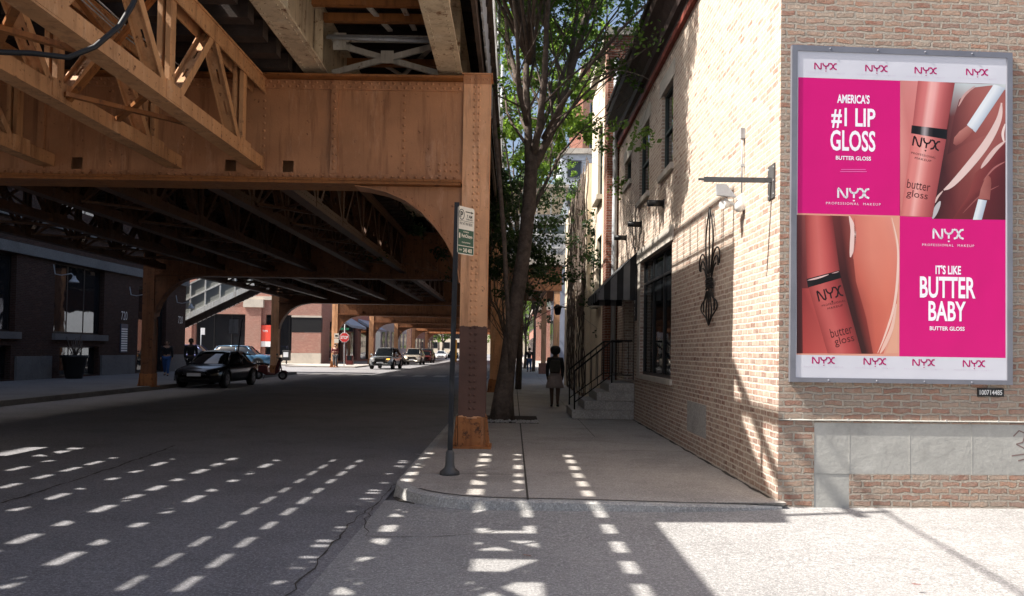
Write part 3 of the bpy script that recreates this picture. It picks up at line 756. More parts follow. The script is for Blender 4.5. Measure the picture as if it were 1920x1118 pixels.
def crack(pts, wd):
    P = [Vector((x, y, .005)) for x, y in pts]; L = []
    for a, c in zip(P, P[1:]):
        nn = max(2, int((c-a).length/.12))
        for q in range(nn): L.append(a.lerp(c, q/nn) + Vector((random.gauss(0, .015), random.gauss(0, .015), 0)))
    L.append(P[-1])
    for a, c in zip(L, L[1:]):
        d = (c-a).normalized(); x = Vector((d.y, -d.x, 0))*wd*random.uniform(.3, 1); j.add([a-x, a+x, c+x, c-x], [(0,1,2,3)])
q = lambda u, v: tuple(atZ(u, v, 0).xy)
crack([q(0, 945), q(130, 905), q(230, 872), q(330, 835)], .022); crack([q(540, 1118), q(600, 1050), q(655, 985), q(712, 940), q(745, 905), q(790, 860)], .010)
crack([q(712, 940), q(680, 985), q(690, 1005), q(800, 1008), q(880, 1003)], .006)
crack([q(880, 1003), q(1000, 990), q(1100, 1010)], .005)
struct(j, 'road_crack', 'joint_dirt')
j = MB(); P = [outer[i]+Z_*.006 for i in range(4, n)]            # dirt and grit in the gutter
for i, (a, c) in enumerate(zip(P, P[1:])):
    d = (c-a).normalized(); x = Vector((d.y, -d.x, 0)); w0 = .05+.04*math.sin(i*1.9); w1 = .05+.04*math.sin((i+1)*1.9)
    j.add([a, a+x*w0, c+x*w1, c], [(0,1,2,3)])
o = j.build('gutter_dirt', 'joint_dirt'); o['kind'] = 'structure'
# far side: left sidewalk, cross street walks
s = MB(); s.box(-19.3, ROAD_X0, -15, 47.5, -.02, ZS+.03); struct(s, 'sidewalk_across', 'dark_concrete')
s = MB(); s.box(-60, -19.3, 45.6, 47.5, -.02, ZS+.03); struct(s, 'cross_street_sidewalk', 'kerb_concrete')
s = MB(); s.box(-18.6, -12.9, 65.5, 240, -.02, ZS); s.box(-60, -18.6, 69.5, 74.2, -.02, ZS); struct(s, 'corner_sidewalk', 'concrete')
m_ = MB()
for i in range(9): m_.box(-12.2+1.25*i, -11.5+1.25*i, 46.8, 49.4, .002, .006)
for i in range(8): m_.box(-3.6, -1.9, 51+2*i, 51.6+2*i, .002, .006)
for i in range(12): m_.box(-7.05, -6.93, 66+7*i, 69+7*i, .002, .006)
struct(m_, 'road_marking', 'road_paint')
# bits of litter
for i, (u, v, c, L) in enumerate(((1718, 1097, 'cornice_red', .05), (990, 1042, 'sill_brick', .05), (786, 853, 'white_paint', .09), (1548, 956, 'white_paint', .06), (1776, 985, 'white_paint', .05), (1115, 948, 'white_paint', .05))):
    p = atZ(u, v, .004 if i == 1 else .055 if i == 0 else ZS if i == 2 else .075); b = MB(); random.seed(i)
    if i == 2: p = atZ(u, v, .02)
    pts = [p+Vector((random.uniform(-L, L), random.uniform(-L*.5, L*.5), random.uniform(.0, L*.15))) for _ in range(6)]
    b.add(pts, [(0,1,2), (1,3,2), (2,3,4), (3,5,4)])
    tag(b.build('litter', c, loc=p), ['red scrap of litter on the sunlit alley pavement', 'brown curled leaf in a patch of light on the road', 'white crumpled wrapper in the gutter by the kerb', 'white scrap at the foot of the corner wall', 'small white scrap on the pavement below the low brick course', 'white scrap on the kerb lip by the alley'][i], 'litter', 'bits of litter')

# ================================================================== corner brick building
WX, CYN = 2.7, 8.13
BH = 8.05
A3 = R(3)
FU, FN = Vector((math.cos(A3), math.sin(A3), 0)), Vector((math.sin(A3), -math.cos(A3), 0))
FO = Vector((WX, CYN, 0))
def FP(u, v, n=0.0): return FO + FU*u + Z_*v + FN*n
def fpx(u, v):                                                   # a pixel of the photograph on the front wall -> (u, v) in metres
    d = ray(u, v); tt = math.tan(A3); s = (CYN-WX*tt)/(d.y-d.x*tt); p = O + d*s; return (p.x-WX)/math.cos(A3), p.z
bld = thing('corner_building', 'cream brick corner building with dark cornice carrying the pink billboard', 'building', (WX, CYN, 0))
SW = [(13.70, 17.05, 1.15, 3.53), (13.72, 14.78, 4.88, 6.38), (16.15, 17.40, 4.88, 6.38), (18.62, 19.66, 5.66, 6.25), (17.85, 19.35, .95, 3.35)]
YEND = 20.85
b = MB(); b.wall(Vector((WX, 0, 0)), -Y_, Z_, -X_, -YEND, -CYN, -.05, BH, [(-y1, -y0, z0, z1) for y0, y1, z0, z1 in SW], .28)
b.quad((WX, YEND, -.05), (WX, YEND, BH), (9, YEND, BH), (9, YEND, -.05))
b.build('side_wall', 'cream_brick', bld)
b = MB(); b.wall(FO, FU, Z_, FN, 0, 9.0, -.05, BH, [(.373, 9.0, .40, .92), (.373, .742, -.05, .40)], .03)
b.build('front_wall', 'front_brick', bld)
b = MB(); b.fbox(FO, FU, Z_, FN, .375, 9.0, .402, .92, -.03, -.004); b.fbox(FO, FU, Z_, FN, .375, .740, -.05, .402, -.03, -.004)
for u in (.74, 1.37, 2.03, 2.70): b.fbox(FO, FU, Z_, FN, u-.004, u+.004, .402, .915, -.0039, -.002)
cp = b.build('concrete_panel', 'wall_concrete', bld)
b = MB()                                                         # faded scrawl on the panel, right edge
for pts in ([(2.47,.80),(2.53,.86),(2.60,.83),(2.57,.74),(2.50,.72)], [(2.50,.72),(2.62,.66),(2.60,.57),(2.52,.55)], [(2.45,.60),(2.60,.62)]):
    for (u0, v0), (u1, v1) in zip(pts, pts[1:]): b.bar(FP(u0, v0, -.0033), FP(u1, v1, -.0033), .013, .001, FN)
b.build('graffiti', 'graffiti_paint', cp)
b = MB(); b.tube([FP(0.0, .945, .008), FP(9, .955, .008)], .008, 6)
for u in (.12, .72, 1.25, 1.75, 2.3): b.fbox(FO, FU, Z_, FN, u-.008, u+.008, .935, .962, -.01, .014)
b.build('conduit', 'wall_concrete', bld)
b = MB(); b.quad((WX, CYN, BH-.01), (12, CYN+.5, BH-.01), (12, YEND, BH-.01), (WX, YEND, BH-.01)); b.build('roof', 'dark_stone', bld)
# cornice: stepped dark metal with a red band, and the parapet above it
b = MB(); prof = [(0, 7.04), (-.05, 7.06), (-.06, 7.14), (-.13, 7.2), (-.14, 7.34), (-.24, 7.5), (-.34, 7.62), (-.36, 7.74), (-.30, 7.80), (-.30, 7.93), (-.34, 7.96), (-.34, 8.06), (.05, 8.12), (.05, 7.04)]
CO = 10.6
b.ext([(WX+x, YEND+.1, z) for x, z in prof], (0, CO-YEND-.1, 0))
cn = b.build('cornice', 'cornice_paint', bld)
b = MB(); b.box(WX-.075, WX-.001, CO, YEND+.09, 6.93, 7.035); b.build('red_moulding', 'cornice_red', cn)
b = MB(); b.ext([(WX, CO+.4, 6.95), (WX-.10, CO+.4, 7.0), (WX-.10, CO+.4, 7.2), (WX, CO+.4, 7.2)], (0, -(CO+.4-CYN), 0)); b.build('red_moulding', 'cornice_red', cn)
b = MB(); b.box(WX-.34, WX-.301, CO, CO+.02, 7.0, 8.0) if 0 else None
# windows
def window(y0, y1, z0, z1, n_mull=1, mid=True, glassm='window_glass', fr='frame_green', dep=.09):
    f = MB(); X = WX+dep; w_ = .055
    f.box(X-.03, X+.03, y0, y1, z0, z0+w_); f.box(X-.03, X+.03, y0, y1, z1-w_, z1)
    f.box(X-.03, X+.03, y0, y0+w_, z0+w_, z1-w_); f.box(X-.03, X+.03, y1-w_, y1, z0+w_, z1-w_)
    for i in range(n_mull):
        q = y0+(y1-y0)*(i+1)/(n_mull+1); f.box(X-.025, X+.025, q-.025, q+.025, z0+w_, z1-w_)
    if mid is not False:
        q = z0+(z1-z0)*(mid if mid is not True else .5)
        a = [y0+w_] + [y0+(y1-y0)*(i+1)/(n_mull+1) for i in range(n_mull)] + [y1-w_]
        for p0, p1 in zip(a, a[1:]): f.box(X-.028, X+.02, p0+.026, p1-.026, q-.025, q+.025)
    fo = f.build('window', fr, bld)
    g = MB(); g.box(X+.006, X+.014, y0+w_, y1-w_, z0+w_, z1-w_); g.build('pane', glassm, fo)
    return fo
window(*SW[1][:2], *SW[1][2:], 0); window(*SW[2][:2], *SW[2][2:], 0); window(*SW[3][:2], *SW[3][2:], 0, False)
sf = window(*SW[0][:2], *SW[0][2:], 2, .80, 'shop_glass', 'frame_black', .10)
b = MB(); x0, x1, q0, q1, z0, z1 = WX+.30, WX+3.2, 13.3, 17.3, .9, 3.7
b.quad((x1,q0,z0),(x1,q1,z0),(x1,q1,z1),(x1,q0,z1)); b.quad((x0,q0,z0),(x1,q0,z0),(x1,q0,z1),(x0,q0,z1)); b.quad((x0,q1,z0),(x0,q1,z1),(x1,q1,z1),(x1,q1,z0)); b.quad((x0,q0,z0),(x0,q1,z0),(x1,q1,z0),(x1,q0,z0)); b.quad((x0,q0,z1),(x1,q0,z1),(x1,q1,z1),(x0,q1,z1))
b.build('room', 'interior', sf)
b = MB()
for y, z, h in ((14.2, 1.2, .5), (14.8, 1.2, .9), (15.6, 1.2, .6), (16.3, 1.2, 1.1)): b.lathe((WX+.55+.1*math.sin(y*9), y, z), [(.05, 0), (.14, h*.3), (.10, h*.6), (.03, h*.7), (.05, h)], 10)
b.build('window_display', 'interior_pale', sf)
for y0, y1, z0, z1 in SW[1:4]:
    b = MB(); b.box(WX-.055, WX+.17, y0-.10, y1+.10, z0-.11, z0-.002); b.build('window_sill', 'stone_trim', bld)
    b = MB(); b.box(WX-.015, WX+.1, y0-.16, y1+.16, z1+.002, z1+.28); b.build('lintel', 'stone_trim', bld)
b = MB(); b.box(WX-.03, WX+.12, 13.55, 17.45, 3.535, 3.80); b.build('shop_lintel', 'stone_trim', bld)
b = MB(); b.box(WX-.05, WX+.08, 13.55, 17.2, 1.06, 1.148); b.build('shop_sill', 'stone_trim', bld)
b = MB(); b.box(WX-.012, WX+.01, 17.055, 17.40, 1.15, 3.53); b.build('shop_jamb', 'stone_trim', bld)
b = MB(); b.box(WX-.006, WX+.004, 11.15, 12.35, .42, .88); b.build('mortar_patch', 'kerb_concrete', bld)
d = MB(); d.box(WX+.2, WX+.26, 17.86, 19.34, .95, 3.34); do = d.build('door', 'frame_black', bld)
d = MB(); d.box(WX+.17, WX+.195, 18.1, 18.55, 1.3, 3.0); d.box(WX+.17, WX+.195, 18.65, 19.1, 1.3, 3.0); d.build('pane', 'window_glass', do)
d = MB(); d.tube([(WX+.15, 18.6, 1.85), (WX+.15, 18.6, 2.15)], .015, 6); d.build('handle', 'galvanised', do)
b = MB(); b.box(WX-.035, WX-.002, 17.48, 17.74, 2.3, 3.3); npl = b.build('number_board', 'frame_black', bld)
b = MB()
for i, ch in enumerate('715'): b.text(ch, Vector((WX-.037, 17.61, 3.05-.27*i)), -Y_, Z_, .10, .19, .01)
b.build('lettering', 'white_paint', npl)

# stoop with iron railing
st = thing('stoop', 'grey concrete entrance steps rising to the black door', 'steps', (WX-.5, 18.6, ZS))
b = MB()
SX0 = 1.32
for i in range(4):
    b.box(SX0+.27*i, WX-.004, 17.68, 19.5, ZS+.0005+.2*i, ZS+.2*(i+1))
b.build('tread', 'concrete', st, bevel=.012)
rg = thing('stoop_railing', 'black iron railing on the concrete entrance steps', 'railing', (WX-.6, 18.6, ZS))
for y in (17.78, 19.4):
    b = MB(); b.tube([(SX0+.06, y, ZS+.2), (SX0+.06, y, ZS+1.08)], .020, 6); b.tube([(SX0+.06, y, ZS+1.06), (SX0+.88, y, ZS+1.74), (WX-.05, y, ZS+1.74)], .022, 6)
    b.tube([(SX0+.06, y, ZS+.36), (SX0+.88, y, ZS+.98), (WX-.05, y, ZS+.98)], .014, 6); b.tube([(SX0+.88, y, ZS+.8), (SX0+.88, y, ZS+1.74)], .018, 6)
    b.build('handrail', 'iron', rg)
    b = MB()
    for i in range(9):
        x = SX0+.16+.135*i; k_ = min(1, (x-SX0-.06)/.82); b.tube([(x, y, ZS+.36+.62*k_), (x, y, ZS+1.06+.68*k_)], .009, 5)
    b.build('baluster', 'iron', rg)
# striped awning
aw = thing('awning', 'black and white striped fabric awning over the black door', 'awning', (WX, 18.6, 3.4))
y0, y1 = 17.5, 19.8; zt, zb, pr = 3.78, 2.92, .85
for c_ in range(2):
    b = MB(); ns = 9
    for i in range(ns):
        if i % 2 != c_: continue
        a, d = y0+(y1-y0)*i/ns, y0+(y1-y0)*(i+1)/ns
        b.ext([(WX-.02, a, zt), (WX-pr, a, zb), (WX-pr, d, zb), (WX-.02, d, zt)], (-.006, 0, .008))
        b.ext([(WX-pr, a, zb), (WX-pr, a, zb-.16), (WX-pr, (a+d)/2, zb-.2), (WX-pr, d, zb-.16), (WX-pr, d, zb)], (.008, 0, 0))
    ns = 6
    for i in range(ns):                                           # side cheeks
        if i % 2 != c_: continue
        xa, xb = pr*i/ns, pr*(i+1)/ns
        for y in (y0, y1): b.ext([(WX-.02-xa, y, zt-(zt-zb)*i/ns), (WX-.02-xb, y, zt-(zt-zb)*(i+1)/ns), (WX-.02-xb, y, zb-.17), (WX-.02-xa, y, zb-.17)], (0, .006, 0))
    b.build('stripe', ['canvas_black', 'canvas_white'][c_], aw)
b = MB()
for y in (y0+.03, y1-.03): b.tube([(WX-.02, y, zb), (WX-pr+.02, y, zb)], .015, 6)
b.tube([(WX-pr+.02, y0, zb), (WX-pr+.02, y1, zb)], .015, 6); b.build('frame', 'iron', aw)

# three wall lamps above the shop window
for i, (y, z) in enumerate(((14.47, 4.32), (17.0, 4.34), (19.25, 4.37))):
    t = thing('wall_lamp', ['nearest dark tube lamp sticking out above the shop window', 'middle dark tube lamp above the far end of the shop window', 'farthest dark tube lamp above the striped awning'][i], 'wall lamp', (WX, y, z), 'dark lamps above the shop window')
    b = MB(); b.tube([(WX-.02, y, z), (WX-.30, y, z)], .06, 12); b.build('lamp_shade', 'frame_black', t)
    b = MB(); b.box(WX-.02, WX-.001, y-.06, y+.06, z-.07, z+.07); b.build('wall_plate', 'frame_black', t)
# sign bracket, camera, ornament
t = thing('sign_bracket', 'empty grey steel sign bracket jutting from the wall near the corner', 'bracket', (WX, 8.36, 3.4))
b = MB(); b.box(WX-.012, WX-.001, 8.27, 8.49, 3.24, 3.60); pl_ = b.build('wall_plate', 'dark_grey_steel', t)
b = MB()
for y in (8.30, 8.46):
    for z in (3.28, 3.42, 3.56): b.rivet((WX-.012, y, z), (-1,0,0), .012, .008)
b.build('bolt', 'galvanised', pl_)
b = MB(); b.box(WX-.72, WX-.012, 8.35, 8.385, 3.41, 3.458); b.box(WX-.78, WX-.72, 8.355, 8.38, 3.425, 3.445); b.build('arm', 'dark_grey_steel', t)
t = thing('security_camera', 'white security camera hanging from a thin conduit on the sunlit side wall', 'camera', (WX, 9.4, 3.4))
b = MB(); b.tube([(WX-.03, 9.4, 3.5), (WX-.03, 9.4, 4.18)], .010, 6); b.box(WX-.05, WX-.001, 9.37, 9.43, 4.15, 4.27); b.box(WX-.045, WX-.001, 9.385, 9.415, 3.82, 3.85); b.build('conduit', 'galvanised', t)
b = MB(); b.lathe((WX-.06, 9.4, 3.28), [(.03, 0), (.06, .03), (.065, .08), (.04, .12), (.02, .16)], 10); b.box(WX-.05, WX-.001, 9.36, 9.44, 3.30, 3.48); b.build('base', 'white_paint', t)
b = MB(); b.tube([(WX-.06, 9.4, 3.36), (WX-.15, 9.42, 3.38), (WX-.22, 9.44, 3.44)], .016, 6); b.tube([(WX-.13, 9.5, 3.40), (WX-.26, 9.40, 3.36)], [.045, .05], 8); b.build('body', 'white_paint', t)
b = MB(); b.ext([(WX-.33, 9.36, 3.47), (WX-.10, 9.36, 3.45), (WX-.22, 9.36, 3.60), (WX-.34, 9.36, 3.60)], (0, .05, 0)); b.build('sun_hood', 'galvanised', t)
t = thing('fleur_de_lis', 'black wrought iron fleur-de-lis ornament on the brick side wall', 'ornament', (WX, 10.88, 2.0))
fy = lambda a, z: (WX-.045, 10.88-a*1.65, z)
def iron(pts, r=.011, k=3):
    P = [Vector(fy(a, z)) for a, z in pts]; out = []
    for i in range(len(P)-1):
        p0, p1, p2, p3 = P[max(i-1,0)], P[i], P[i+1], P[min(i+2, len(P)-1)]
        for q in range(k):
            u = q/k; out.append(.5*((2*p1)+(p2-p0)*u+(2*p0-5*p1+4*p2-p3)*u*u+(3*p1-p0-3*p2+p3)*u**3))
    return out+[P[-1]], r
b = MB()
for s in (-1, 1):
    b.tube(*iron([(0, 3.60), (s*.07, 3.42), (s*.12, 3.18), (s*.10, 2.92), (s*.05, 2.72)]), n=6)
    b.tube(*iron([(s*.04, 2.70), (s*.10, 2.86), (s*.20, 2.99), (s*.29, 2.99), (s*.34, 2.90), (s*.33, 2.78)]), n=6)
    b.tube(*iron([(s*.06, 2.66), (s*.14, 2.82), (s*.22, 2.90), (s*.28, 2.86), (s*.29, 2.76)]), n=6)
    b.tube(*iron([(s*.08, 2.62), (s*.15, 2.76), (s*.22, 2.80)]), n=6)
    b.tube(*iron([(s*.05, 2.46), (s*.12, 2.36), (s*.24, 2.30), (s*.27, 2.22), (s*.20, 2.16), (s*.10, 2.10), (0, 1.99)]), n=6)
    b.tube(*iron([(s*.03, 2.46), (s*.07, 2.30), (s*.09, 2.15), (0, 1.99)]), n=6)
    b.tube(*iron([(s*.08, 2.46), (s*.18, 2.30), (s*.17, 2.18)]), n=6)
b.tube(*iron([(0, 3.60), (0, 2.9), (0, 2.0)]), n=6)
b.build('scrolls', 'iron', t)
b = MB()
for z in (2.50, 2.56, 2.62): b.tube(*iron([(-.10, z-.01), (0, z+.015), (.10, z-.01)], .017), n=6)
for z in (2.53, 2.59): b.tube([fy(-.09, z), fy(.09, z)], .02, 6)
b.build('band', 'iron', t)
# ================================================================== billboard
def srgb(c): return tuple((x/255/12.92 if x/255 <= .04045 else ((x/255+.055)/1.055)**2.4) for x in c)
t_ = NT('print'); at_ = t_.n('ShaderNodeVertexColor'); at_.layer_name = 'Col'
c_ = at_.outputs[0]
t_.bump(t_.math('ADD', t_.noise(1.6, 1, .5, t_.scl(t_.pos(), 1.6, 1.6, 1)), t_.math('MULTIPLY', t_.noise(7, 1), .22)), .006)
t_.out(c_, .38, 0, .35)
class Art(MB):
    def __init__(s): super().__init__(); s.c = []
    def poly(s, P, col, V=None):
        s.add(P, [tuple(range(len(P)))]); cs = [tuple(x*.94 for x in c) for c in (col if isinstance(col, list) else [col]*len(P))]; s.c += [c4(srgb(c)) for c in cs]
    def txt(s, t, o, U, V, w, h, col, off=0, space=1.0):
        k = len(s.v); s.text(t, o, U, V, w, h, off, space); s.c += [c4(srgb(col))]*(len(s.v)-k)
    def stroke(s, P, wd, col, N=None):
        N = N or FN
        for a, b in zip(P, P[1:]):
            a, b = Vector(a), Vector(b); d = (b-a).normalized(); x = d.cross(N).normalized()*wd/2
            a = a-d*wd*.3; b = b+d*wd*.3
            s.poly([a-x, a+x, b+x, b-x], col)
    def colors(s, me):
        at = me.color_attributes.new('Col', 'FLOAT_COLOR', 'POINT')
        for i, c in enumerate(s.c): at.data[i].color = c
def px_len(p): return p*8.2/1500.0*1.005
bb = thing('billboard', 'large framed pink lip gloss billboard on the sunlit brick front wall', 'billboard', FP(1.26, 3.05))
U0, U1, V0, V1 = .10, 2.43, 1.33, 4.77
b = MB(); fw = .058; ND = .046
b.fbox(FO, FU, Z_, FN, U0, U1, V1-fw, V1, .002, ND); b.fbox(FO, FU, Z_, FN, U0, U1, V0, V0+fw*.8, .002, ND)
b.fbox(FO, FU, Z_, FN, U0, U0+fw, V0+fw*.8, V1-fw, .002, ND); b.fbox(FO, FU, Z_, FN, U1-fw, U1, V0+fw*.8, V1-fw, .002, ND)
for u in (.5, 1.0, 1.5, 2.0): b.rivet(FP(u, V0+.02, ND), FN, .012, .008); b.rivet(FP(u, V1-.028, ND), FN, .012, .008)
b.build('frame', 'frame_grey', bb)
NB = .036
a = Art()
def Q(u0, u1, v0, v1, n=0): return [FP(u0,v0,NB+n), FP(u1,v0,NB+n), FP(u1,v1,NB+n), FP(u0,v1,NB+n)]
UM, VM, VT, VB = 1.238, 3.045, 4.44, 1.605
WHITE, PINK, MAG = (216,217,226), (216,8,122), (190,14,110)
a.poly(Q(U0+fw, U1-fw, V0+fw*.8, V1-fw), WHITE)
L1_ = .0001
a.poly(Q(U0+fw+.01, UM, VM, VT, L1_), PINK); a.poly(Q(UM, U1-fw-.012, VB, VM, L1_), PINK)
po = a.build('poster', 'print', bb)
a = Art()
def W(pts, scale=3.107, ox=1460, oy=60, n=.0002):                # crop pixels -> points on the poster
    out = []
    for x, y in pts:
        u, v = fpx(ox+x/scale, oy+y/scale); out.append(FP(u, v, NB+n))
    return out
# upper right photograph
a.poly(Q(UM, U1-fw-.012, VM, VT, L1_), (150,78,72))
T1 = lambda pts, col, k=0: a.poly(W(pts, n=.0002+.0001*k), col)
T2 = lambda pts, col, k=0: a.poly(W(pts, oy=390, n=.0002+.0001*k), col)
def grid(rows, cols, k, oy):                                     # rows of crop points, each with the same number of colours
    for r0, r1, c0, c1 in zip(rows, rows[1:], cols, cols[1:]):
        for i in range(len(r0)-1):
            a.poly(W([r0[i], r0[i+1], r1[i+1], r1[i]], oy=oy, n=.0002+.0001*k), [c0[i], c0[i+1], c1[i+1], c1[i]])
def strip(l0, r0, l1, r1, cs, k, oy, dark=1.0):                  # a tube lying in the print: colours run across it
    n = len(cs); L = lambda p, q, u: (p[0]+(q[0]-p[0])*u, p[1]+(q[1]-p[1])*u)
    us = [i/(n-1) for i in range(n)]
    grid([[L(l0, r0, u) for u in us], [L(l1, r1, u) for u in us]], [cs, [tuple(x*dark for x in c) for c in cs]], k, oy)
def curve(pts, w0, col, k, oy, wm=None):                         # a tapering gloss stroke along a smooth path
    P = []
    for i in range(len(pts)-1):
        p0, p1, p2, p3 = pts[max(i-1,0)], pts[i], pts[i+1], pts[min(i+2, len(pts)-1)]
        for q in range(5):
            u = q/5; P.append(tuple(.5*((2*p1[j])+(p2[j]-p0[j])*u+(2*p0[j]-5*p1[j]+4*p2[j]-p3[j])*u*u+(3*p1[j]-p0[j]-3*p2[j]+p3[j])*u**3) for j in (0, 1)))
    P.append(pts[-1]); n = len(P); L_, R_ = [], []
    for i, p in enumerate(P):
        q0, q1 = P[max(i-1,0)], P[min(i+1,n-1)]; dx, dy = q1[0]-q0[0], q1[1]-q0[1]; l = math.hypot(dx, dy) or 1; w_ = w0*math.sin(math.pi*min(.97, max(.03, i/(n-1))))**.7/2
        L_.append((p[0]-dy/l*w_, p[1]+dx/l*w_)); R_.append((p[0]+dy/l*w_, p[1]-dx/l*w_))
    for i in range(n-1): a.poly(W([L_[i], L_[i+1], R_[i+1], R_[i]], oy=oy, n=.0002+.0001*k), col)
# upper right photograph: rose tube on a brown gloss smear, two applicators
a.poly(Q(UM, U1-fw-.012, VM, VT, L1_), (128,62,60))
grid([[(697,290),(800,294),(900,298)], [(697,680),(770,690),(900,700)], [(697,1076),(760,1080),(900,1082)]],
     [[(208,132,128),(220,140,136),(206,110,110)], [(222,146,140),(204,114,110),(190,98,96)], [(206,122,116),(196,108,104),(176,88,86)]], 0, 60)
grid([[(985,304),(1075,306),(1170,310),(1308,312)], [(985,500),(1080,480),(1180,470),(1308,470)], [(940,760),(1060,740),(1180,720),(1308,700)], [(880,1092),(1020,1094),(1160,1096),(1308,1098)]],
     [[(176,186,188),(200,210,212),(196,206,208),(206,214,216)], [(96,50,50),(140,76,72),(160,92,86),(156,90,84)], [(62,28,30),(132,66,62),(158,88,82),(148,78,74)], [(52,24,26),(104,42,44),(126,56,54),(92,36,38)]], 1, 60)
grid([[(1040,400),(1130,330),(1230,318),(1308,345)], [(1010,500),(1110,450),(1220,420),(1308,450)], [(970,720),(1090,650),(1210,600),(1308,600)]],
     [[(112,60,58),(158,92,86),(168,100,94),(160,92,86)], [(98,48,48),(150,82,76),(172,100,92),(166,94,86)], [(72,32,34),(136,70,66),(156,86,80),(158,86,80)]], 2, 60)
grid([[(1308,650),(1225,735),(1130,830)], [(1308,800),(1215,880),(1090,960)], [(1308,1098),(1180,1096),(1000,1094)]], [[(112,44,46),(126,54,54),(138,66,62)], [(86,30,34),(104,40,42),(134,60,58)], [(72,26,30),(92,34,38),(112,46,46)]], 3, 60)
ROSE = [(178,88,88),(206,112,110),(216,124,122),(244,184,178),(240,172,168),(214,122,120),(190,98,98),(168,80,80),(150,66,68)]
strip((800,292),(1014,304),(768,556),(966,580), ROSE, 4, 60, .97)
strip((768,590),(964,628),(700,1074),(884,1082), [(204,112,108),(224,134,128),(226,138,132),(242,178,170),(228,146,140),(206,116,112),(186,98,96),(170,82,82),(154,70,72)], 4, 60, .98)
strip((764,550),(970,574),(760,596),(966,632), [(30,22,24),(14,10,12),(40,34,36),(176,166,168),(60,52,54),(14,10,12),(10,8,10),(14,10,12),(24,18,20)], 5, 60)
curve([(1285,420),(1268,520),(1200,650),(1100,780),(1000,890),(950,925)], 46, (228,200,194), 4, 60); curve([(1308,640),(1250,690),(1195,760),(1165,800)], 26, (222,190,184), 4, 60)
curve([(1130,322),(1070,375),(1035,440)], 14, (204,160,154), 4, 60); curve([(1306,540),(1292,600),(1300,650)], 16, (238,216,210), 4, 60); curve([(930,990),(905,1040),(885,1092)], 30, (190,186,190), 4, 60)
curve([(945,930),(915,965),(900,1000)], 12, (216,186,180), 4, 60); curve([(1308,760),(1240,800),(1180,870)], 10, (170,104,102), 4, 60); curve([(1270,900),(1160,960),(1060,1060)], 8, (150,84,82), 4, 60)
strip((1240,312),(1308,334),(1084,548),(1134,592), [(226,232,238),(230,236,240),(206,214,224),(180,192,206)], 5, 60)
T1([(1086,552),(1122,575),(1096,612),(1052,652),(1022,668),(1004,656),(1010,622),(1040,586)], [(186,122,112),(160,94,86),(150,84,78),(146,80,74),(132,70,66),(150,88,82),(178,110,102),(190,124,114)], 5)
strip((1150,978),(1200,986),(1118,1098),(1170,1098), [(214,222,230),(228,234,238),(196,206,218),(176,188,204)], 5, 60)
T1([(1152,976),(1164,920),(1184,872),(1205,838),(1222,856),(1226,890),(1216,982)], [(164,98,90),(172,106,98),(182,114,106),(160,92,84),(144,78,72),(134,70,66),(150,84,78)], 5)
# lower left photograph: darker rose tube beside a coral smear
a.poly(Q(U0+fw+.01, UM, VB, VM, L1_), (224,158,136))
grid([[(96,44),(150,45),(200,46)], [(96,450),(150,460),(200,470)], [(96,848),(136,848),(290,848)]], [[(98,46,46),(140,70,68),(150,66,64)], [(78,32,34),(104,42,42),(160,64,60)], [(58,22,24),(84,32,32),(186,82,76)]], 0, 390)
T2([(128,470),(170,470),(285,848),(132,848)], [(140,50,50),(176,72,68),(196,86,80),(176,66,62)], 1)
grid([[(400,46),(520,52),(600,56),(640,58)], [(415,280),(530,290),(630,290),(690,300)], [(440,560),(540,570),(630,580),(684,600)], [(480,848),(520,850),(560,850),(600,850)]],
     [[(206,112,98),(226,140,120),(228,144,124),(226,146,128)], [(200,104,88),(222,134,114),(222,132,112),(216,130,112)], [(150,62,54),(206,106,88),(214,116,96),(212,116,98)], [(110,44,42),(168,74,64),(200,96,80),(212,116,98)]], 1, 390)
grid([[(290,48),(345,50),(400,52)], [(340,372),(390,400),(440,430)], [(380,600),(440,620),(500,640)], [(460,850),(500,850),(540,850)]], [[(110,48,46),(96,40,38),(140,70,64)], [(64,24,24),(60,22,22),(132,56,48)], [(50,18,18),(56,20,20),(140,54,48)], [(44,16,18),(60,24,24),(130,52,46)]], 2, 390)
ROS2 = [(138,56,54),(176,80,76),(196,96,90),(206,106,100),(198,94,90),(180,78,76),(156,62,62),(120,46,46)]
strip((145,44),(302,50),(158,416),(346,370), ROS2, 3, 390, 1.04)
strip((164,464),(352,410),(276,848),(474,850), [(150,60,58),(176,78,74),(190,90,86),(192,92,88),(180,78,76),(168,66,66),(146,54,54),(112,42,42)], 3, 390, 1.06)
strip((154,416),(344,366),(162,466),(354,410), [(34,26,28),(16,12,14),(14,10,12),(14,10,12),(18,12,14),(12,8,10),(10,6,8)], 4, 390)
curve([(160,424),(220,410),(282,390)], 10, (226,190,186), 5, 390); curve([(300,384),(325,378),(342,372)], 5, (206,170,168), 5, 390)
curve([(402,50),(424,130),(420,220),(408,290)], 34, (238,206,198), 3, 390); curve([(430,60),(436,180),(424,300)], 10, (190,100,88), 3, 390)
curve([(648,60),(682,220),(682,400),(660,580),(610,740),(566,846)], 15, (240,206,192), 3, 390); curve([(676,560),(648,700),(606,800),(580,848)], 22, (236,194,178), 3, 390)
T2([(690,420),(690,846),(612,846),(650,740),(676,580)], (226,168,142), 2)
ar = a.build('photo_panels', 'print', po)
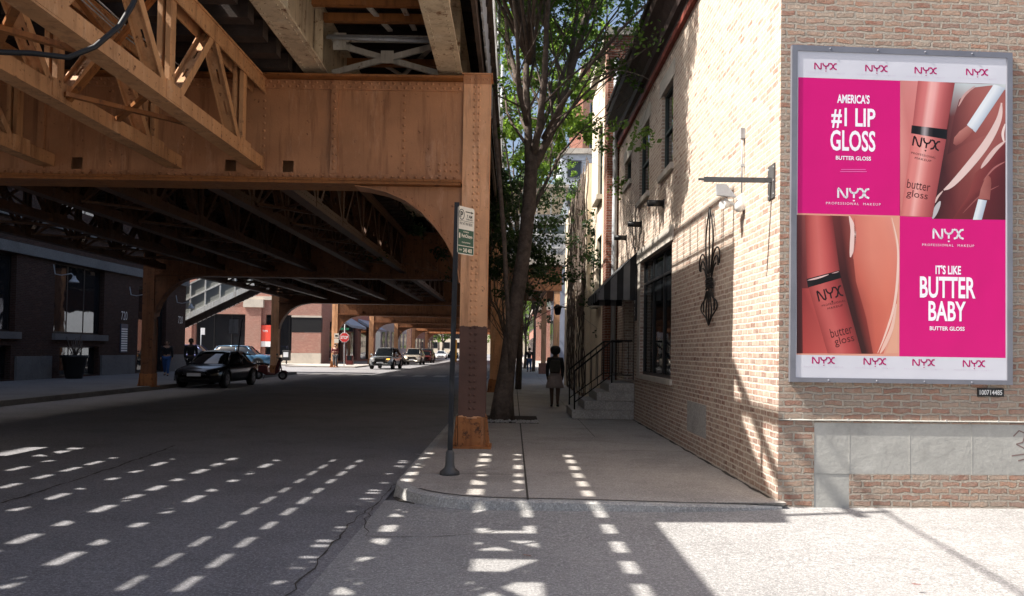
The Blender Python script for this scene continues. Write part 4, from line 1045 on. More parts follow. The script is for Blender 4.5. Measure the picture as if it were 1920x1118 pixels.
# lettering
a = Art()
def at_px(x, y, n=.0009): u, v = fpx(x, y); return FP(u, v, NB+n)
def T(t, x, y, w, h, col=(240,238,246), off=.0, sp=1.0, ang=0.0):
    c, s_ = math.cos(R(ang)), math.sin(R(ang)); U = FU*c+Z_*s_; V = Z_*c-FU*s_
    a.txt(t, at_px(x, y), U, V, px_len(w), px_len(h), col, off, sp)
def logo(x, y, w, h, col, ang=0.0):
    c, s_ = math.cos(R(ang)), math.sin(R(ang)); U = FU*c+Z_*s_; V = Z_*c-FU*s_; o = at_px(x, y); W_, H_ = px_len(w), px_len(h)
    P = lambda q: [o+U*((i/1.9-.5)*W_)+V*((j-.5)*H_) for i, j in q]
    for q in ([(0,.02),(.0,.9),(.05,1)], [(0,.98),(.12,.85),(.38,.12),(.50,.02),(.56,.12),(.56,1)], [(.72,1),(.74,.8),(.82,.6),(.98,.5),(1.14,.6),(1.22,.8),(1.24,1)], [(.98,.5),(.98,.05)],
              [(1.34,1),(1.48,.95),(1.6,.6),(1.72,.15),(1.9,.02)], [(1.9,1),(1.76,.95),(1.62,.6),(1.5,.12),(1.34,.02)]):
        a.stroke(P(q), W_*.062, col)
    a.poly(P([(.98,-.42),(.90,-.28),(.98,-.22),(1.06,-.28)]), col)
for x, y in ((1545,127),(1640,131),(1732,135),(1828,138),(1541,676),(1637,678),(1728,680),(1822,682)):
    logo(x, y, 41, 11, MAG); T('PROFESSIONAL  MAKEUP', x, y+12, 74, 2.6, (196,180,200), -.02, 1.3)
T("AMERICA'S", 1597, 188, 62, 17, off=.03); T('#1 LIP', 1597, 224, 84, 38, off=.022); T('GLOSS', 1596, 266, 86, 39, off=.022); T('BUTTER GLOSS', 1597, 298.5, 67, 7.5, off=.02)
T('* Source: national sales data, total lip gloss, 52 weeks', 1597, 320, 46, 1.6, (236,190,220)) if 0 else None
for dy, w in ((319.5, 46), (323.5, 50)): a.poly([at_px(1597-w/2, dy-.6), at_px(1597+w/2, dy-.6), at_px(1597+w/2, dy+.6), at_px(1597-w/2, dy+.6)], (240,120,190))
logo(1597, 364, 58, 17, (240,238,246)); T('PROFESSIONAL  MAKEUP', 1597, 383.5, 104, 4.6, off=-.01, sp=1.3)
logo(1774, 440, 57, 17, (240,238,246)); T('PROFESSIONAL  MAKEUP', 1774, 461, 100, 4.6, off=-.01, sp=1.3)
T("IT'S LIKE", 1774, 507, 49, 17, off=.03); T('BUTTER', 1773, 540, 107, 40, off=.022); T('BABY', 1772, 584, 72, 37, off=.022); T('BUTTER GLOSS', 1772, 616.5, 67, 7.5, off=.02)
BLK = (34,14,18)
logo(1733, 271, 50, 17, BLK, -10); T('PROFESSIONAL', 1728, 293, 48, 4, BLK, 0, 1.2, -10); T('MAKEUP', 1727, 301, 32, 4, BLK, 0, 1.2, -10)
T('butter', 1719, 349, 45, 17, (70,26,28), .0, 1, -8); T('gloss', 1716, 368, 41, 17, (70,26,28), .0, 1, -8)
logo(1553, 551, 46, 19, BLK, 14); T('PROFESSIONAL', 1560, 569, 46, 3.8, BLK, 0, 1.2, 14); T('MAKEUP', 1563, 576, 30, 3.8, BLK, 0, 1.2, 14)
T('butter', 1574, 621, 42, 17, (70,22,22), .0, 1, 14); T('gloss', 1580, 639, 38, 18, (70,22,22), .0, 1, 14)
a.build('lettering', 'print', po)
a = MB(); u0, v1 = fpx(1832, 728); u1, v0 = fpx(1881, 744); a.fbox(FO, FU, Z_, FN, u0, u1, v0, v1, .001, .012)
pq = tag(a.build('number_plaque', 'frame_black', loc=FP(u0, v0)), 'small black plaque with white digits under the billboard corner', 'plaque')
ORG[pq.name] = FP(u0, v0)
a = MB(); a.text('100714485', FP((u0+u1)/2, (v0+v1)/2, .0135), FU, Z_, (u1-u0)*.86, (v1-v0)*.62, .02); a.build('lettering', 'white_paint', pq)

# ================================================================== parking sign
pk = atZ(843, 890, ZS)
ps = thing('parking_sign', 'green and white pay-to-park sign on a slim dark post at the kerb', 'street sign', (pk.x, pk.y, ZS))
zt = atY(857, 380, pk.y).z
xt = atY(857, 380, pk.y).x
b = MB(); b.lathe((pk.x, pk.y, ZS), [(.12, .0), (.115, .04), (.065, .08), (.055, .12), (.05, .26), (.036, .29)], 14); b.build('base', 'dark_grey_steel', ps)
b = MB(); tilt = (xt-pk.x)
A_ = Vector((pk.x, pk.y, ZS+.28)); B_ = Vector((xt, pk.y, zt)); b.bar(A_, B_, .058, .05, (0,1,0))
for i in range(40): b.rivet(A_.lerp(B_, (i+.5)/40)+Vector((0,-.026,0)), (0,-1,0), .006, .002)
b.build('post', 'black_steel', ps)
so_ = atY(861, 386, pk.y); sw_ = .36; SUv = Vector((math.cos(R(33)), math.sin(R(33)), 0)); SUv = Vector((.62, -.785, 0)) if 0 else Vector((.60, .80, 0))
SN = Vector((.80, -.60, 0))
z1 = so_.z; z0 = atY(861, 476, pk.y).z; hh = z1-z0
o_ = Vector((so_.x-.01, pk.y-.03, z0)); SL = .305
b = MB(); P = []
for cx_, cz_, a0 in ((SL-.03, hh-.03, 0), (.03, hh-.03, 90), (.03, .03, 180), (SL-.03, .03, 270)):
    for k in range(4): an = R(a0+30*k); P.append(o_+SUv*(cx_+.03*math.cos(an))+Z_*(cz_+.03*math.sin(an)))
b.ext(P, -SN*.004); sp_ = b.build('sign_plate', 'sign_cream', ps)
a = Art(); S = lambda u, v, n=.0012: o_+SUv*(u*SL)+Z_*(v*hh)+SN*n
a.poly([S(.03,.02), S(.97,.02), S(.97,.17), S(.03,.17)], (36,84,66)); a.poly([S(.03,.185), S(.97,.185), S(.97,.52), S(.03,.52)], (36,84,66))
K = (24,34,32); CR = (232,224,205)
ring = [S(.22+.155*math.cos(R(q)), .83+.105*math.sin(R(q))) for q in range(0, 361, 24)]
a.stroke(ring, .010, K, SN); a.txt('P', S(.22,.83), SUv, Z_, .05, .075, K, .04)
a.stroke([S(.46,.90), S(.86,.90)], .012, K, SN); a.poly([S(.80,.93), S(.94,.90), S(.80,.87)], K)
a.txt('7 AM', S(.70,.81), SUv, Z_, .10, .040, K, .03); a.txt('9 PM DAILY', S(.70,.745), SUv, Z_, .13, .022, K, .02)
a.stroke([S(.06,.70), S(.94,.70)], .005, K, SN); a.txt('PAY AT PAY BOX', S(.5,.645), SUv, Z_, .24, .035, K, .02)
a.txt('DOWNLOAD', S(.5,.475,.0024), SUv, Z_, .10, .016, CR, .02); a.txt('ParkChicago', S(.56,.38,.0024), SUv, Z_, .20, .055, CR, .02)
a.poly([S(.07,.33,.0024), S(.15,.33,.0024), S(.15,.44,.0024), S(.07,.44,.0024)], CR)
a.txt('TO PAY BY PHONE', S(.5,.25,.0024), SUv, Z_, .16, .016, CR, .02); a.txt('ZONE', S(.17,.09,.0024), SUv, Z_, .055, .018, CR, .02); a.txt('243 403', S(.60,.09,.0024), SUv, Z_, .16, .05, CR, .03)
a.build('lettering', 'print', sp_)
# ================================================================== dark brick building on the left
LX = -19.2
lb = thing('dark_brick_building', 'dark brick loft building with stone bands in shade on the left side', 'building', (LX, 28, 0))
LH = 14.7
holes = [(26.2, 30.8, 2.05, 5.04), (33.4, 37.45, 2.05, 5.04), (18.4, 23.2, 2.05, 5.04), (33.9, 37.1, .2, 1.5), (27.0, 30.6, .2, 1.5), (40.9, 44.2, .15, 4.6),
         (26.4, 30.4, 7.4, 9.8), (33.6, 37.2, 7.4, 9.8), (40.6, 44.2, 7.4, 9.8), (19, 22.8, 7.4, 9.8)]
b = MB(); b.wall(Vector((LX, 0, 0)), Y_, Z_, X_, 2, 46.8, 0, LH, holes, .35)
b.quad((LX, 46.8, 0), (-45, 46.8, 0), (-45, 46.8, LH), (LX, 46.8, LH)); b.quad((LX, 2, LH), (LX, 46.8, LH), (-45, 46.8, LH), (-45, 2, LH)); b.quad((LX, 2, 0), (LX, 2, LH), (-45, 2, LH), (-45, 2, 0))
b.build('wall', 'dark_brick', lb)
for z0, z1, nm in ((6.42, 6.86, 'stone_band'), (5.06, 5.47, 'stone_band'), (14.3, 14.9, 'coping')):
    b = MB(); b.box(LX+.002, LX+.16, 2, 46.9, z0, z1); b.build(nm, 'dark_concrete' if z0 < 10 else 'dark_stone', lb)
for y0, y1, z0, z1 in holes:
    f = MB(); X = LX-.25; q = .07
    f.box(X-.03, X+.03, y0, y1, z0, z0+q); f.box(X-.03, X+.03, y0, y1, z1-q, z1); f.box(X-.03, X+.03, y0, y0+q, z0+q, z1-q); f.box(X-.03, X+.03, y1-q, y1, z0+q, z1-q)
    nm = 3 if y1-y0 > 3 else 1
    for i in range(1, nm): yy = y0+(y1-y0)*i/nm; f.box(X-.025, X+.025, yy-.03, yy+.03, z0+q, z1-q)
    fo = f.build('window' if z0 != .15 else 'entrance', 'frame_black', lb)
    g = MB(); g.box(X+.005, X+.012, y0+q, y1-q, z0+q, z1-q); g.build('pane', 'window_glass', fo)
    if z0 == 2.05: b = MB(); b.box(LX-.05, LX+.13, y0-.1, y1+.25, 1.76, 2.03); b.build('window_sill', 'dark_concrete', lb)
for y0, y1 in ((30.85, 33.2), (37.25, 40.5), (44.3, 46.85), (23.4, 26.2)):
    b = MB(); b.box(LX+.002, LX+.10, y0, y1, .1, 1.09); b.build('stone_plinth', 'dark_concrete', lb)
b = MB(); b.text('720', Vector((LX+.02, 39.4, 3.03)), Y_, Z_, .62, .42, .0); b.build('lettering', 'sign_white', lb)
b = MB(); b.text('720', Vector((LX+.02, 46.05, 3.08)), Y_, Z_, .62, .42, .0); b.build('lettering', 'sign_white', lb)
db = thing('directory_board', 'tall navy directory board with rows of white name strips on the dark facade', 'sign board', (LX, 39.35, 1.9))
b = MB(); b.box(LX+.002, LX+.05, 39.05, 39.75, 1.22, 2.62); bo = b.build('panel', 'navy_board', db)
b = MB()
for i in range(10): b.box(LX+.051, LX+.056, 39.10, 39.70, 1.28+.117*i, 1.28+.117*i+.07)
b.build('name_strip', 'sign_white', bo)
for i, (y, z) in enumerate(((33.26, 4.45), (39.9, 4.05), (45.4, 4.0), (24.8, 4.45))):
    t = thing('gooseneck_lamp', ['gooseneck wall lamp between the two big dark windows', 'gooseneck wall lamp over the navy directory board', 'gooseneck wall lamp on the corner pier of the dark building', 'gooseneck wall lamp nearest the left edge'][i], 'wall lamp', (LX, y, z), 'gooseneck lamps on the dark facade')
    b = MB(); b.tube([(LX, y, z+.45), (LX+.08, y, z+.05), (LX+.35, y, z), (LX+.75, y, z+.08), (LX+.85, y, z-.02)], .022, 6); b.build('arm', 'galvanised', t)
    b = MB(); b.lathe((LX+.87, y, z-.30), [(.20, 0), (.19, .05), (.09, .16), (.05, .28)], 12); b.build('lamp_shade', 'galvanised', t)
pt = thing('planter', 'tall dark flared planter with a leafless shrub by the dark facade', 'planter', (-18.4, 33.6, .15))
b = MB(); b.lathe((-18.4, 33.6, .15), [(.30, 0), (.34, .1), (.48, .85), (.54, .88), (.54, .98), (.46, .98), (.44, .9)], 14); b.build('pot', 'frame_black', pt)
random.seed(5); b = MB()
for i in range(22): a = random.uniform(0, 6.28); r = random.uniform(.1, .4); b.tube([(-18.4, 33.6, 1.0), (-18.4+r*.5*math.cos(a), 33.6+r*.5*math.sin(a), 1.35), (-18.4+r*math.cos(a), 33.6+r*math.sin(a), random.uniform(1.5, 2.0))], .014, 4)
b.build('shrub', 'bark', pt)
sb = thing('sandwich_board', 'small pale standing sign with thin black legs before the stone plinth', 'sign', (-17.6, 39.0, .15))
b = MB(); b.box(-17.62, -17.58, 38.6, 39.3, .55, 1.05); b.build('panel', 'sign_cream', sb)
b = MB()
for y in (38.55, 39.35): b.tube([(-17.6, y, .15), (-17.6, y, 1.2)], .02, 6)
b.tube([(-17.6, 38.55, 1.2), (-17.6, 39.35, 1.2)], .02, 6); b.build('legs', 'iron', sb)

# station stair crossing the side street
ss = thing('station_stair', 'white glazed station stair sloping up to the tracks over the side street', 'stairway', (-17, 49.5, 4))
SY = 49.6
pL, pR = atY(300, 614, SY), atY(497, 521, SY)
def sp(u, h, dy=0.0): return pL.lerp(pR, u) + Z_*h + Y_*dy
b = MB()
for dy in (0, 2.2):
    for h in (0.0, .95, 1.85): b.bar(sp(0, h, dy), sp(1, h, dy), .09, .09)
    for i in range(8): u = i/7; b.bar(sp(u, 0, dy), sp(u, 1.85, dy), .075, .075, (0,1,0))
b.build('frame', 'white_steel', ss)
b = MB()
for dy in (.02, 2.18): b.ext([sp(0, .05, dy), sp(1, .05, dy), sp(1, 1.82, dy), sp(0, 1.82, dy)], (0, .015, 0))
b.build('glazing', 'stair_glass', ss)
b = MB(); b.ext([sp(0, -.32, -.05), sp(1, -.32, -.05), sp(1, -.06, -.05), sp(0, -.06, -.05)], (0, .08, 0)); b.ext([sp(0, -.32, 2.2), sp(1, -.32, 2.2), sp(1, -.06, 2.2), sp(0, -.06, 2.2)], (0, .08, 0)); b.build('stringer', 'white_steel', ss)
b = MB(); n = 22
for i in range(n):
    p = sp(i/n, -.3, 0); q = sp((i+1)/n, -.3, 0); b.box(p.x, q.x+.05, SY+.06, SY+2.15, q.z-.05, q.z+.02)
    b.box(p.x, p.x+.03, SY+.06, SY+2.15, p.z, q.z-.05)
b.ext([sp(0, -.75, .1), sp(1, -.75, .1), sp(1, -.36, .1), sp(0, -.36, .1)], (0, .10, 0)); b.build('step', 'plank_wood', ss)
b = MB(); p = sp(1, 0); b.box(p.x, -13.4, SY, SY+2.2, p.z-.35, p.z-.05); b.bar(p+Z_*1.85, Vector((-13.4, SY, p.z+1.6)), .09, .09); b.bar(p+Z_*.1, Vector((-13.4, SY, p.z-.5)), .08, .08); b.build('landing', 'white_steel', ss)

# red brick corner building across the side street
rb = thing('brick_corner_building', 'pinkish red brick corner building in sun behind the station stair', 'building', (-18, 74.2, 0))
RY, RX, RH = 74.2, -17.9, 9.5
hl = [(-29.5, -24.6, .9, 4.6), (-23.0, -19.8, .9, 4.6), (-36, -31, .9, 4.6), (-23.2, -19.4, 6.6, 8.6), (-29.5, -25, 6.6, 8.6)]
b = MB(); b.wall(Vector((0, RY, 0)), X_, Z_, -Y_, -50, RX-1.7, 0, RH, hl, .5)
hl2 = [(78, 84, .3, 4.2), (86, 92, .3, 4.2), (94, 100, .3, 4.2)]
b.wall(Vector((RX, 0, 0)), Y_, Z_, X_, RY, 104, 0, RH, hl2, .5); b.quad((-50, RY, RH), (RX, RY, RH), (RX, 104, RH), (-50, 104, RH))
b.build('wall', 'pink_brick', rb)
b = MB(); b.box(RX-2.6, RX+.1, RY-.18, RY-.002, 1.1, 3.0); b.box(RX-2.6, RX+.1, RY-.18, RY-.002, 4.4, RH) ; b.build('corner_pier', 'pink_brick', rb)
b = MB(); b.box(RX-2.62, RX+.12, RY-.2, RY+.3, 3.03, 4.38); b.build('dark_opening', 'frame_black', rb) 
b = MB(); b.box(RX-2.65, RX+.13, RY-.24, RY-.003, .0, 1.08); b.build('stone_plinth', 'limestone', rb)
b = MB(); b.box(RX-2.65, RX+.13, RY-.24, RY-.02, 4.39, 4.56); b.build('stone_lintel', 'limestone', rb)
for x in (-24.3, -30.7):
    b = MB(); b.box(x-.5, x+.95, RY-.26, RY-.002, .9, 5.25); b.build('pier', 'pink_brick', rb); b = MB(); b.box(x-.7, x+1.15, RY-.4, RY-.003, 5.25, 6.0); b.build('pier_cap', 'limestone', rb)
b = MB(); b.box(-50, RX-2.7, RY-.12, RY-.003, 5.95, 6.3); b.build('stone_band', 'limestone', rb)
b = MB(); b.box(-50, RX-2.7, RY-.08, RY-.003, 0, .88); b.build('stone_plinth', 'limestone', rb)
for x0, x1, z0, z1 in hl:
    f = MB(); Y = RY+.35; q = .1
    f.box(x0, x1, Y-.04, Y+.04, z0, z0+q); f.box(x0, x1, Y-.04, Y+.04, z1-q, z1); f.box(x0, x0+q, Y-.04, Y+.04, z0+q, z1-q); f.box(x1-q, x1, Y-.04, Y+.04, z0+q, z1-q)
    for i in (1, 2): xx = x0+(x1-x0)*i/3; f.box(xx-.04, xx+.04, Y-.035, Y+.035, z0+q, z1-q)
    fo = f.build('window', 'frame_black', rb); g = MB(); g.box(x0+q, x1-q, Y+.005, Y+.012, z0+q, z1-q); g.build('pane', 'window_glass', fo)
for y0, y1, z0, z1 in hl2:
    f = MB(); X = RX-.3; f.box(X-.04, X+.04, y0, y1, z0, z1); f.build('shop_front', 'window_glass', rb)
bn = thing('red_banner', 'red and white poster in the brick building window beside the orange column', 'banner', (-21.6, RY-.1, 2.6))
pb = atY(500, 625, RY-.15); b = MB(); b.box(pb.x-.55, pb.x+.75, RY-.17, RY-.15, pb.z-.75, pb.z+.75); b.build('cloth', 'banner_red', bn)
b = MB(); b.box(pb.x-.55, pb.x+.75, RY-.17, RY-.15, pb.z-1.25, pb.z-.755); b.build('white_strip', 'sign_white', bn)
b = MB(); b.text('TIPS', Vector((pb.x-.15, RY-.172, pb.z+.2)), X_, Z_, .5, .18, .02); b.box(pb.x-.40, pb.x-.15, RY-.175, RY-.171, pb.z-1.12, pb.z-.87) if 0 else None
b.build('lettering', 'sign_white', bn)
# shop awnings further along the left side
for i, (y0, y1) in enumerate(((79, 87), (92, 101))):
    t = thing('shop_awning', ['nearer pale blue-grey shop awning behind the stop sign', 'farther pale blue-grey shop awning above the silver car'][i], 'awning', (RX, (y0+y1)/2, 4), 'pale awnings along the left pavement')
    b = MB(); b.ext([(RX+.02, y0, 5.0), (RX+1.9, y0, 3.9), (RX+1.9, y0, 3.65), (RX+.02, y0, 4.7)], (0, y1-y0, 0)); b.build('cloth', 'awning_grey', t)
    b = MB(); b.tube([(RX, y0+.1, 3.7), (RX+1.85, y0+.1, 3.7)], .04, 6); b.build('frame', 'iron', t)
# far blocks lining the street
def block(label, mat, x0, x1, y0, y1, h, face, rows, cols, z0=4.0, name='building'):
    t = thing(name, label, 'building', ((x0+x1)/2, (y0+y1)/2, 0))
    b = MB(); b.box(x0, x1, y0, y1, 0, h); b.build('wall', mat, t)
    b = MB(); b.box(x0-.25, x1+.25, y0-.25, y1+.25, h+.002, h+.5); b.build('cornice', 'stone_trim', t)
    dh = (h-z0)/rows
    for r in range(rows):
        for c in range(cols):
            if face == 'y':
                dw = (x1-x0)/cols; u = x0+dw*(c+.5); f = MB(); f.box(u-dw*.28, u+dw*.28, y0-.06, y0-.005, z0+dh*r+dh*.15, z0+dh*r+dh*.78); o = f.build('window', 'frame_grey', t)
                g = MB(); g.box(u-dw*.28+.09, u+dw*.28-.09, y0-.075, y0-.062, z0+dh*r+dh*.15+.09, z0+dh*r+dh*.78-.09); g.build('pane', 'window_glass', o)
            else:
                X = x0 if face == '-x' else x1; sg = -1 if face == '-x' else 1
                dw = (y1-y0)/cols; u = y0+dw*(c+.5); f = MB(); f.box(X+sg*.005, X+sg*.06, u-dw*.28, u+dw*.28, z0+dh*r+dh*.15, z0+dh*r+dh*.78); o = f.build('window', 'frame_grey', t)
                g = MB(); g.box(X+sg*.062, X+sg*.075, u-dw*.28+.09, u+dw*.28-.09, z0+dh*r+dh*.15+.09, z0+dh*r+dh*.78-.09); g.build('pane', 'window_glass', o)
    return t
block('pale grey shop block on the left beyond the awnings', 'grey_paint', -32, -17.6, 106, 132, 9, '+x', 2, 6, 1.0)
block('dark red brick block on the left far down the street', 'red_brick', -32, -17.4, 136, 175, 11, '+x', 3, 8, 1.0)
block('pale building closing the far end of the street', 'stucco', -60, 30, 330, 345, 14, 'y', 3, 18, 1.5)
block('tall brown brick tower above the tree on the right', 'red_brick', 8.0, 30, 96, 120, 36, 'y', 9, 6)
block('pale bluish tower behind the second street tree', 'tower_pale', 4.2, 14, 74, 84, 20, 'y', 6, 4)
block('grey rendered house behind the station bridge columns', 'house_grey', 3.3, 12, 62, 71, 9, '-x', 2, 3, 1.2)
block('low brick shop far along the right pavement', 'pink_brick', 3.2, 14, 124, 160, 8, '-x', 2, 6, 1.0)

# neighbour with cream stucco front and a red brick pier
nb = thing('stucco_building', 'cream stucco building with a red brick pier just past the corner building', 'building', (2.5, 27, 0))
NX, NH = 2.42, 9.6
hn = [(22.25, 23.45, 6.0, 8.1), (22.25, 23.45, 3.0, 4.9), (26.3, 27.3, 4.1, 6.2), (30.2, 31.2, 4.1, 6.2), (26.0, 28.2, .4, 2.9), (30.0, 32.4, .4, 2.9)]
b = MB(); b.wall(Vector((NX, 0, 0)), -Y_, Z_, -X_, -25.3, -21.55, 0, NH, [(-b1, -a1, c1, d1) for a1, b1, c1, d1 in hn[:2]], .22); b.build('stucco_front', 'stucco', nb)
b = MB(); b.wall(Vector((NX-.12, 0, 0)), -Y_, Z_, -X_, -36, -25.3, 0, 7.6, [(-b1, -a1, c1, d1) for a1, b1, c1, d1 in hn[2:]], .22); b.quad((NX-.12, 25.3, 0), (NX, 25.3, 0), (NX, 25.3, 7.6), (NX-.12, 25.3, 7.6)); b.quad((NX, 25.3, 7.6), (9, 25.3, 7.6), (9, 36, 7.6), (NX-.12, 36, 7.6)); b.build('stucco_wing', 'stucco', nb)
b = MB(); b.box(NX-.03, 9, YEND+.003, 21.55, 0, NH+.35); b.build('brick_pier', 'red_brick', nb)
b = MB(); b.box(NX-.1, 9.1, YEND-.06, 25.3, NH+.352, NH+.55); b.build('coping', 'stone_trim', nb)
b = MB(); b.box(NX+.5, 9, 25.28, 25.3, 7.6, NH); b.build('gable', 'stucco', nb)
b = MB(); b.tube([(NX+.17, YEND-.07, .1), (NX+.17, YEND-.07, 9.3)], .065, 10); b.build('downpipe', 'galvanised', nb)
for a1, b1, c1, d1 in hn:
    f = MB(); X = NX+.1; q = .06; f.box(X-.03, X+.03, a1, b1, c1, c1+q); f.box(X-.03, X+.03, a1, b1, d1-q, d1); f.box(X-.03, X+.03, a1, a1+q, c1+q, d1-q); f.box(X-.03, X+.03, b1-q, b1, c1+q, d1-q); f.box(X-.025, X+.025, a1+q, b1-q, (c1+d1)/2-.03, (c1+d1)/2+.03)
    fo = f.build('window', 'frame_green', nb); g = MB(); g.box(X+.005, X+.012, a1+q, b1-q, c1+q, d1-q); g.build('pane', 'window_glass', fo)
    b = MB(); b.box(NX-.17, NX+.08, a1-.1, b1+.1, c1-.13, c1-.003); b.build('window_sill', 'stone_trim', nb)
wl = thing('wall_lantern', 'small dark lantern on a bracket at the far end of the stucco wall', 'wall lamp', (NX-.2, 34, 3.2))
b = MB(); b.box(NX-.14, NX-.11, 33.9, 34.1, 3.3, 3.5); b.tube([(NX-.12, 34, 3.45), (NX-.55, 34, 3.55)], .03, 6); b.build('arm', 'iron', wl)
b = MB(); b.lathe((NX-.55, 34, 3.15), [(.08, 0), (.13, .08), (.16, .30), (.20, .32), (.05, .46)], 10); b.build('lantern', 'iron', wl)
vn = thing('climbing_vine', 'bare climbing vine stems covering the far part of the cream stucco wall', 'vine', (NX-.14, 29, .1))
random.seed(11); b = MB()
for i in range(70):
    y = random.uniform(25.6, 33.5); z = random.uniform(2.5, 4.0); P = [Vector((NX-.14, y, z))]
    if i % 3 == 0: P = [Vector((NX-.14, y, .15))]
    while P[-1].z < 7.4 and len(P) < 22:
        P.append(Vector((NX-.13-random.uniform(.0, .07), P[-1].y+random.gauss(0, .11), P[-1].z+random.uniform(.15, .45))))
    b.tube(P, [random.uniform(.008, .024)]*len(P), 4)
b.build('stems', 'bark', vn)

# station bridge over the sidewalk
sbg = thing('station_bridge', 'station overpass with pale panels on orange columns across the right sidewalk', 'overpass', (1, 43, 5))
BY = 43.5
zl = atY(1000, 545, BY).z; zg = atY(1000, 497, BY).z; zp = atY(1000, 478, BY).z; zw = atY(1000, 365, BY).z
for x, y in ((2.35, BY), (2.0, BY+9)):
    b = MB(); b.box(x-.16, x+.16, y-.02, y, ZS, zl+.6); b.box(x-.16, x+.16, y+.28, y+.3, ZS, zl+.6); b.box(x-.02, x+.02, y, y+.28, ZS, zl+.6); b.build('column', 'column_steel', sbg)
    b = MB(); b.box(x-.3, x+.3, y-.15, y+.45, ZS, ZS+.7); b.build('column_base', 'sill_brick', sbg)
b = MB(); b.box(-.4, 2.6, BY-.05, BY+.35, zl, zg-.01); b.box(-.4, 2.6, BY+9, BY+9.35, zl, zg-.01)
for x in (.2, .9, 1.6): b.box(x, x+.25, BY+.36, BY+8.99, zl+.1, zg-.01)
b.build('girder', 'grime_and_shade_steel', sbg)
b = MB(); b.box(-.4, 2.75, BY-.15, BY+11, zg, zp); b.build('floor_edge', 'pale_steel', sbg)
b = MB(); b.box(-.4, 2.7, BY-.1, BY-.04, zp+.002, zp+1.05); b.box(-.4, 2.7, BY-.1, BY-.04, zp+1.7, zp+2.2); b.build('wall_panel', 'grey_paint', sbg)
b = MB()
for i in range(5): b.box(-.4+.77*i, -.34+.77*i, BY-.14, BY-.101, zp+.002, zw+.3)
for z in (zp+.35, zp+1.06, zp+1.64, zw+.25): b.box(-.4, 2.7, BY-.18, BY-.141, z, z+.08)
b.build('frame', 'white_steel', sbg)
b = MB(); b.box(-.4, 2.7, BY-.08, BY-.06, zp+1.06, zp+1.69); b.build('glazing', 'pale_glass', sbg)
b = MB(); b.box(-.6, 2.9, BY-.4, BY+11.2, zw+.34, zw+.5); b.build('roof', 'pale_steel', sbg)
lp = thing('leaning_pole', 'slim rusty pole leaning up beside the corner column', 'pole', atY(945, 445, 16.0))
P = [atY(u, v, 16.0) for u, v in ((958, 700), (945, 445), (935, 320), (925, 210), (915, 90), (908, -20), (900, -120))]
b = MB(); b.tube(P, .045, 8); b.build('shaft', 'bark', lp)

# ================================================================== small street furniture
def sign_post(name, label, u, v, Y, z, cat='street sign'):
    p = atY(u, v, Y); t = thing(name, label, cat, (p.x, Y, z)); return t, p
ps0 = atZ(645, 686, ZS); SYY = 66.3
cs = atY(646, 633, SYY); t = thing('stop_sign', 'red octagonal stop sign on a pale post at the far left corner', 'street sign', (cs.x, SYY, ZS))
b = MB(); b.tube([(cs.x, SYY, ZS), (cs.x, SYY, cs.z+1.1)], .04, 8); b.build('post', 'galvanised', t)
def octo(r, y, d): return [(cs.x+r*math.cos(R(22.5+45*i)), y, cs.z+r*math.sin(R(22.5+45*i))) for i in range(8)]
b = MB(); b.ext(octo(.43, SYY-.06, 0), (0, .01, 0)); pt_ = b.build('sign_rim', 'sign_white', t)
b = MB(); b.ext(octo(.395, SYY-.066, 0), (0, .005, 0)); b.build('sign_plate', 'sign_red', t)
b = MB(); b.text('STOP', Vector((cs.x, SYY-.069, cs.z)), X_, Z_, .62, .27, .03); b.build('lettering', 'sign_white', t)
b = MB(); b.box(cs.x-.45, cs.x+.35, SYY-.02, SYY-.005, cs.z+.62, cs.z+.80); b.build('street_name_plate', 'sign_green', t)
p = atY(450, 612, 40.0); t = thing('street_sign', 'dark back of a rectangular street sign on a leaning post above the black car', 'street sign', (p.x, 40.0, .15))
b = MB(); b.bar((p.x-.2, 40.0, .15), (p.x+.12, 40.0, p.z+.35), .06, .05, (0,1,0)); b.build('post', 'black_steel', t)
b = MB(); b.box(p.x-.52, p.x-.06, 39.94, 39.96, p.z-.36, p.z+.34); b.build('sign_plate', 'grey_steel', t)
p = atY(380, 622, 64.5); t = thing('street_sign', 'small pale sign on a thin post before the dark brick building windows', 'street sign', (p.x, 64.5, ZS))
b = MB(); b.tube([(p.x-.12, 64.5, 0), (p.x-.12, 64.5, p.z+.3)], .035, 6); b.build('post', 'galvanised', t); b = MB(); b.box(p.x-.12, p.x+.2, 64.44, 64.46, p.z-.25, p.z+.3); b.build('sign_plate', 'sign_white', t)
p = atY(629, 634, 60.6); t = thing('column_sign', 'pale notice plate fixed to the orange column above the standing man', 'sign', (p.x, 60.95, p.z))
b = MB(); b.box(p.x-.17, p.x+.17, 60.93, 60.95, p.z+.02, p.z+.36); b.box(p.x-.17, p.x+.17, 60.93, 60.95, p.z-.38, p.z-.04); sg_ = b.build('plate', 'sign_cream', t)
b = MB(); b.box(p.x-.10, p.x+.10, 60.922, 60.928, p.z+.12, p.z+.24); b.build('symbol', 'frame_black', sg_)
p = atZ(537, 680, ZS); p = Vector((atY(537, 680, 71.5).x, 71.5, ZS)); t = thing('newspaper_box', 'dark newspaper box standing by the brick corner pier', 'newspaper box', p)
b = MB(); b.box(p.x-.32, p.x+.32, p.y-.25, p.y+.25, ZS+.3, ZS+1.2); b.box(p.x-.06, p.x+.06, p.y-.06, p.y+.06, ZS, ZS+.3); b.build('cabinet', 'frame_black', t, bevel=.03); b = MB(); b.box(p.x-.22, p.x+.22, p.y-.262, p.y-.252, ZS+.6, ZS+1.05); b.build('window', 'plate_white', t)
p = Vector((atY(656, 678, 69).x, 69, ZS)); t = thing('red_newspaper_box', 'dull red newspaper box beside the stop sign post', 'newspaper box', p)
